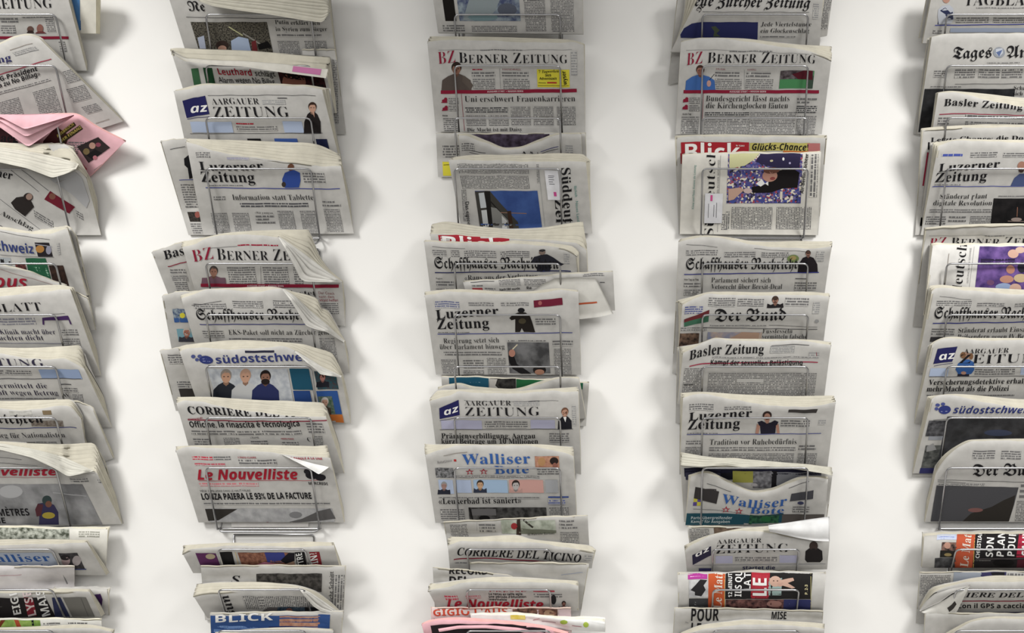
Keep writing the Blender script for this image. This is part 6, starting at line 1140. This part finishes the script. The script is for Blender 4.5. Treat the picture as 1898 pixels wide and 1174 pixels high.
Paper(R_[2], [(-130, 226), (0, 222), (80, 216), (137, 213), (180, 236), (232, 263)], [(-110, 345), (60, 360), (120, 348), (146, 338), (167, 327)], 'pink newspaper folded into a V with yellow headline and a dark photo, sticking out right', K=[(-128, 222), (0, 216), (80, 211), (137, 210), (182, 233), (234, 260)], th=6, n=3, front=2, wave=0, kd=0, up=.1, tint=PINKP, items=[
  ('g', [(-20, 232), (10, 240), (36, 268), (36, 275), (-20, 275)], (60, 30, 36)), ('t', 'aeg', 'sb', 0, 263, 34, 263, 16), ('g', [(80, 262), (104, 234), (128, 252), (120, 275), (80, 270)], (70, 28, 30)), ('g', [(104, 251), (137, 227), (141, 233), (108, 258)], (60, 50, 30)), ('t', 'AUSBRUCH', 'sab', 107, 255, 138, 232, 5, (220, 196, 90)), ('g', [(108, 261), (148, 232), (154, 239), (114, 268)], (60, 50, 30)), ('t', 'DER FINANZ', 'sab', 113, 265, 152, 237, 5, (220, 196, 90)), ('b', 126, 262, 168, 272, 3.4), ('b', 118, 268, 142, 290, 3.4), ('g', [(143, 272), (182, 254), (204, 274), (164, 302)], (54, 44, 44)), ('e', 160, 281, 6, 6, (130, 110, 70)), ('e', 171, 270, 6, 6, (196, 150, 130)), ('g', [(160, 288), (176, 276), (190, 284), (172, 296)], (30, 26, 28)), ('e', 182, 268, 5, 4, (150, 70, 90)), ('e', 176, 292, 4, 4, (190, 110, 120)), ('g', [(142, 298), (148, 297), (162, 314), (152, 318)], (196, 70, 90)), ('l', 174, 316, 210, 290, 1, (150, 140, 130))],
  flaps=[([(-60, 213), (20, 212), (80, 211), (137, 212)], [(-60, 214), (0, 216), (46, 240), (137, 213)], 20, 32, 2, 1, (0, 0), 'folded_sheet', (222, 176, 184)),
         ([(-60, 214), (10, 214), (46, 226), (80, 216), (137, 212)], [(-60, 215), (-10, 218), (48, 254), (137, 214)], 15, 26, 2, 1, (0, 0), 'folded_sheet', (226, 182, 190)),
         ([(-60, 216), (0, 218), (48, 240), (90, 222), (137, 213)], [(-60, 222), (-20, 222), (52, 273), (80, 254), (137, 215)], 11, 21, 2, 1, (0, 0), 'folded_sheet', (226, 182, 190))])
Paper(R_[3], [(-120, 288), (-40, 291), (0, 299), (50, 310), (97, 328), (120, 322), (141, 315), (160, 330)], [(-100, 442), (60, 442), (150, 440), (188, 438)], 'tilted newspaper with a dark-haired person and red photo under a drooping page bundle', K=[(-118, 264), (-40, 262), (60, 265), (118, 266), (130, 272), (140, 284), (152, 304), (163, 324)], th=26, n=7, kd=.4, wave=0, tl=.6, items=[
  ('t', 'Luzerner', 'sb', -60, 316, 22, 333, 15), ('l', 20, 315, 72, 356, .7, G1), ('l', 36, 312, 90, 354, .7, G1), ('g', [(20, 376), (30, 366), (42, 364), (56, 370), (63, 384), (46, 401), (28, 388)], (44, 38, 36)), ('e', 52, 366, 9, 8, (44, 36, 34)), ('e', 54, 365, 6, 6, (160, 130, 116)), ('g', [(93, 354), (139, 384), (128, 396), (82, 370)], (120, 26, 44)), ('e', 97, 364, 6, 6, (130, 80, 66)), ('b', 62, 388, 100, 402, 4), ('l', -10, 362, 80, 430, .6, G1), ('t', 'einen Anschlag', 'sr', -40, 378, 60, 428, 9), ('b', -40, 392, 20, 420, 3.2), ('b', 140, 388, 155, 400, 4), ('g', [(92, 332), (138, 318), (152, 330), (166, 372), (160, 386), (135, 362)], (178, 178, 180)), ('l', 104, 338, 136, 330, 1, (150, 140, 130))],
  flaps=[('fan', [(-60, 292), (0, 301), (50, 312), (97, 330), (120, 323), (140, 315)], [(-60, 268), (0, 272), (60, 282), (110, 292), (146, 304)], 6, 34, 5, 'flopped_pages', (200, 197, 186))])
Paper(R_[3], [(60, 268), (110, 266), (136, 274)], [(120, 442), (190, 440)], 'grey sheet corner hanging right behind the tilted paper with the red photo', th=5, n=2, back=25)
Paper(R_[4], [(-130, 424), (-40, 421), (0, 425), (30, 430), (60, 434), (90, 433), (125, 424)], [(-110, 575), (50, 570), (162, 548)], 'daily with navy sans-serif masthead, green box and a little orange picture, first column', K=[(-128, 420), (0, 420), (60, 428), (126, 420)], th=14, n=4, wave=.5, items=[
  ('l', 0, 429, 92, 444, .6, G1), ('t', 'südostschweiz', 'sab', -88, 458, 64, 471, 17, (50, 64, 130)), ('r', 64, 450, 98, 476, (40, 34, 40)), ('e', 74, 462, 8, 7, (190, 130, 60)), ('e', 90, 464, 5, 8, (150, 150, 170)), ('l', 65, 453, 96, 457, 1.2, (170, 170, 180)), ('l', 0, 473, 100, 477, .6, G1), ('r', -20, 478, 22, 492, (170, 176, 180)), ('r', 0, 480, 8, 488, (40, 40, 42)), ('r', 15, 478, 20, 489, (50, 46, 46)), ('p', 28, 490, 50, 505, (150, 70, 70), (60, 40, 40), 3), ('r', 47, 479, 97, 526, (40, 104, 70)), ('b', 58, 494, 92, 516, 4.6, (150, 186, 164), (40, 104, 70)), ('p', 90, 492, 128, 530, (38, 28, 26), (74, 50, 40), 2), ('b', 105, 450, 112, 472, 4, (150, 150, 150))])
Paper(R_[4], [(-100, 470), (-40, 478), (0, 491), (40, 500), (80, 514), (122, 530)], [(-90, 575), (0, 575), (130, 575)], 'white sheet with big red letters slanting across the navy-masthead daily, first column', th=4, n=2, front=1, kd=0, wave=0, items=[('t', 'vous', 'sai', -30, 532, 52, 534, 22, (176, 30, 52)), ('l', 0, 500, 110, 531, .6, (170, 130, 130))])
Paper(R_[4], [(60, 430), (126, 421), (142, 440)], [(110, 610), (178, 608)], 'folded sheet edges hanging right behind the navy-masthead daily, first column', th=10, n=4, back=16)
Paper(R_[5], [(-130, 552), (-40, 549), (0, 549), (40, 546), (70, 541), (95, 540), (115, 537), (130, 536)], [(-90, 690), (50, 692), (187, 697)], 'daily with "Klinik macht über" headline and a purple header box, first column', K=[(-128, 538), (-40, 535), (0, 534), (60, 530), (110, 527), (136, 532)], th=20, n=5, items=[
  ('t', 'TAGBLATT', 'sr', -74, 579, 80, 576, 17), ('l', -40, 583, 120, 582, .6, G1), ('b', -20, 588, 68, 602, 5, (130, 130, 140)), ('g', [(78, 589), (126, 586), (133, 602), (130, 602), (127, 594), (82, 594), (82, 602), (79, 602)], (70, 40, 96)), ('t', 'Klinik macht über', 'sr', 0, 620, 104, 620, 10, (40, 36, 64)), ('t', 'Weihnachten dicht', 'sr', -44, 631, 82, 631, 10, (40, 36, 64)), ('l', -20, 636, 115, 637, 1, (120, 120, 140)), ('b', 112, 610, 146, 622, 4), ('b', 116, 627, 160, 690, 3.6), ('b', -20, 645, 110, 690, 3.4)])
Paper(R_[5], [(90, 540), (136, 541), (164, 554)], [(130, 612), (178, 612)], 'folded sheet corner poking out right of the purple-header daily, first column', th=7, n=3, back=17, items=[])
Paper(R_[6], [(-130, 652), (-40, 655), (0, 656), (50, 664), (90, 667), (118, 664), (135, 672), (156, 684)], [(-70, 800), (60, 800), (210, 798)], 'daily with pale blue boxes and headline ending "ermittelt die", first column', K=[(-128, 644), (-40, 642), (60, 645), (120, 642), (150, 639), (160, 676)], th=26, n=5, kd=.5, wave=.25, items=[
  ('t', 'ZEITUNG', 'sr', -62, 679, 84, 680, 15, (48, 44, 66)), ('b', -20, 686, 60, 696, 4), ('r', 71, 686, 153, 703, (140, 160, 196)), ('b', 76, 688, 118, 700, 4, (70, 90, 140), (140, 160, 196)), ('b', 122, 688, 150, 696, 4, (80, 100, 150), (140, 160, 196)), ('l', -40, 703, 150, 703, 1, G1), ('t', 'Steuern ermittelt die', 'sr', -60, 720, 89, 720, 10, (44, 40, 62)), ('t', 'Staatschaft wegen Betrug', 'sr', -60, 732, 109, 733, 10, (44, 40, 62)), ('b', -20, 737, 104, 740, 3), ('l', 112, 713, 132, 713, 1.4, G1), ('b', 114, 718, 146, 728, 4), ('t', 'W', 'sr', 118, 736, 130, 736, 7), ('b', 134, 730, 160, 780, 3.6), ('b', -20, 746, 110, 780, 3.4)])
Paper(R_[7], [(-130, 754), (-40, 756), (0, 757), (40, 761), (80, 757), (110, 752), (128, 754), (150, 776)], [(-80, 860), (50, 862), (164, 856)], 'blackletter daily with headline about a win for nationalists, first column', K=[(-128, 744), (0, 743), (60, 742), (132, 740), (144, 752), (154, 770)], th=20, n=4, wave=.3, items=[
  ('p', 16, 762, 60, 770, (170, 168, 160), (190, 188, 180), 2), ('t', 'Nachrichten', 'fr', -70, 786, 82, 784, 17), ('r', 78, 761, 96, 769, (130, 110, 80)), ('p', 56, 780, 118, 791, (110, 96, 84), (150, 140, 130), 3), ('l', -40, 795, 142, 794, 1.2, (60, 66, 130)), ('t', 'Knapper Sieg für Nationalisten', 'sr', -66, 812, 122, 811, 10, (52, 50, 56)), ('b', -20, 818, 110, 850, 3.4)])
Paper(R_[7], [(100, 742), (142, 745), (172, 756)], [(150, 872), (211, 850)], 'crumpled sheet ends hanging right of the nationalist-headline blackletter daily', th=12, n=4, back=14, kd=0, rip=4)
Paper(R_[8], [(-130, 822), (-40, 824), (0, 831), (40, 840), (80, 852), (110, 866), (128, 880), (150, 878), (178, 874)], [(-90, 978), (60, 976), (226, 972)], 'French daily with bold red masthead and a man in red jacket in fog', K=[(-128, 816), (0, 817), (60, 820), (120, 822), (172, 820), (181, 834)], th=24, n=7, kd=.4, wave=0, items=[
  ('l', -20, 847, 40, 852, .6, G1), ('l', -20, 857, 70, 864, .6, G1), ('t', 'Nouvelliste', 'sak', -58, 882, 106, 882, 14, (180, 30, 52)), ('l', -40, 885, 108, 886, .7, (180, 90, 100)), ('p', -40, 898, 190, 973, (112, 112, 114), (160, 160, 162), .35), ('e', 20, 912, 22, 12, (176, 176, 178)), ('g', [(65, 945), (70, 934), (84, 932), (100, 936), (108, 950), (109, 973), (72, 973), (73, 958)], (50, 46, 80)), ('g', [(65, 945), (70, 934), (80, 936), (76, 956), (68, 958)], (84, 40, 48)), ('e', 87, 928, 9, 9, (50, 66, 66)), ('e', 90, 935, 6, 6, (120, 76, 60)), ('e', 90, 956, 12, 6, (170, 150, 50)), ('l', 98, 914, 160, 920, 1.4, (170, 170, 172)), ('t', 'CENTIMÈTRES', 'sab', -50, 958, 56, 956, 13), ('t', 'NEIGE', 'sab', -40, 970, 12, 970, 10), ('b', 128, 886, 165, 894, 4), ('b', 180, 888, 188, 896, 4)],
  flaps=[('fan', [(-60, 828), (0, 834), (60, 849), (100, 868), (126, 884), (145, 880), (168, 875)], [(-60, 820), (0, 822), (60, 832), (115, 846), (150, 862), (174, 873)], 5, 30, 6, 'flopped_pages', (204, 202, 192))])
Paper(R_[8], [(120, 826), (172, 824), (194, 858)], [(170, 972), (229, 971)], 'long grey sheet edge hanging right behind the red-masthead French daily, first column', th=6, n=3, back=15, items=[('l', 184, 890, 204, 950, 1, (120, 120, 120))])
# unit C, first column
Paper(R_[9], [(-130, 976), (0, 978), (120, 980), (200, 980)], [(-120, 1060), (196, 1058)], 'rolled newspaper with a green-grey picture, its white end bulging out at right, first column', th=17, n=1, back=14, bulge=24, slope=.5, wave=0, tint=(214, 212, 204), items=[
  ('p', -60, 978, 128, 1004, (70, 76, 62), (190, 194, 180), 2), ('b', 146, 984, 184, 996, 4, (150, 150, 140))])
Paper(R_[9], [(-130, 1014), (-40, 1012), (0, 1011), (80, 1009), (120, 1008), (161, 1006)], [(-100, 1064), (197, 1067)], 'daily with pale blue masthead panel, red star and blue letters, first column', K=[(-128, 1003), (-40, 1001), (60, 999), (120, 1000), (162, 1001)], th=17, n=3, slope=.78, items=[
  ('r', -40, 1025, 116, 1060, (176, 186, 204)), ('t', 'Walliser', 'sb', -40, 1043, 97, 1041, 16, BLUE), ('t', 'Bote', 'sb', 38, 1058, 104, 1056, 13, BLUE), ('t', '★', 'sa', 8, 1060, 28, 1060, 11, (190, 80, 90)), ('t', '★', 'sa', -14, 1060, 6, 1060, 11, (190, 80, 90)), ('p', 108, 1026, 158, 1056, (44, 42, 46), (70, 66, 68), 2), ('e', 122, 1040, 8, 9, (176, 150, 150)), ('e', 142, 1040, 8, 9, (170, 160, 160)), ('e', 121, 1034, 9, 5, (40, 36, 38)), ('l', 116, 1056, 160, 1056, 2, (60, 70, 120))])
Paper(R_[10], [(-100, 1050), (50, 1050), (138, 1050)], [(-100, 1130), (138, 1130)], 'blank white page behind the lowest rack pocket, first column', th=4, n=1, back=34, slope=.7, tint=(222, 218, 218), items=[('l', 0, 1068, 40, 1066, .8, (206, 150, 160))])
Paper(R_[10], [(-130, 1102), (0, 1100), (90, 1098), (166, 1097)], [(-100, 1146), (188, 1144)], 'folded newspaper with white sideways capitals on black and red, first column', K=[(-128, 1095), (0, 1092), (80, 1091), (167, 1092)], th=17, n=3, slope=.78, wave=0, items=[
  ('r', -60, 1109, 104, 1146, (36, 32, 34)), ('r', 44, 1108, 68, 1142, (150, 34, 50)), ('t', 'EIGE', 'sab', 40, 1140, 30, 1092, 14, WH), ('t', 'LYSE', 'sab', 68, 1142, 56, 1094, 15, (226, 206, 206)), ('t', 'MAIS', 'sab', 94, 1142, 80, 1092, 15, WH), ('b', -20, 1112, 10, 1145, 4, (110, 106, 106), (36, 32, 34)), ('g', [(96, 1108), (112, 1108), (130, 1144), (102, 1144)], (50, 56, 96)), ('r', 116, 1108, 176, 1144, (120, 118, 112)), ('l', 150, 1110, 164, 1144, 1, (90, 90, 88))])
Paper(R_[10], [(100, 1090), (164, 1090), (202, 1093)], [(110, 1142), (203, 1141)], 'rolled paper end bulging out right of the black-and-red folded newspaper, first column', th=17, n=1, back=16, bulge=24, slope=.5, wave=0, items=[('g', [(172, 1104), (186, 1101), (190, 1112), (188, 1130)], (60, 30, 80))])
Paper(R_[11], [(-130, 1146), (0, 1148), (120, 1148), (188, 1149)], [(-110, 1220), (190, 1220)], 'white magazine page with a green picture, at the bottom left corner', th=6, n=2, back=22, slope=.6, tint=(222, 221, 216), cat='magazine', name='magazine', group=None, items=[
  ('p', -60, 1150, 76, 1167, (110, 150, 60), (160, 190, 90), 1), ('g', [(26, 1150), (34, 1150), (40, 1164), (32, 1166)], (176, 70, 40)), ('g', [(2, 1150), (10, 1150), (0, 1164), (-6, 1164)], (120, 50, 30)), ('l', 60, 1150, 62, 1166, 4, (30, 34, 34)), ('b', 80, 1154, 112, 1166, 4), ('b', 126, 1153, 162, 1164, 4)])
Paper(R_[11], [(-130, 1172), (0, 1169), (100, 1166), (160, 1164), (208, 1172)], [(-110, 1245), (190, 1245)], 'newspaper top just showing at the bottom left corner of the picture', K=[(-128, 1166), (0, 1163), (100, 1160), (160, 1157), (212, 1166)], th=17, n=4, slope=.78)
settle(POCKETS)
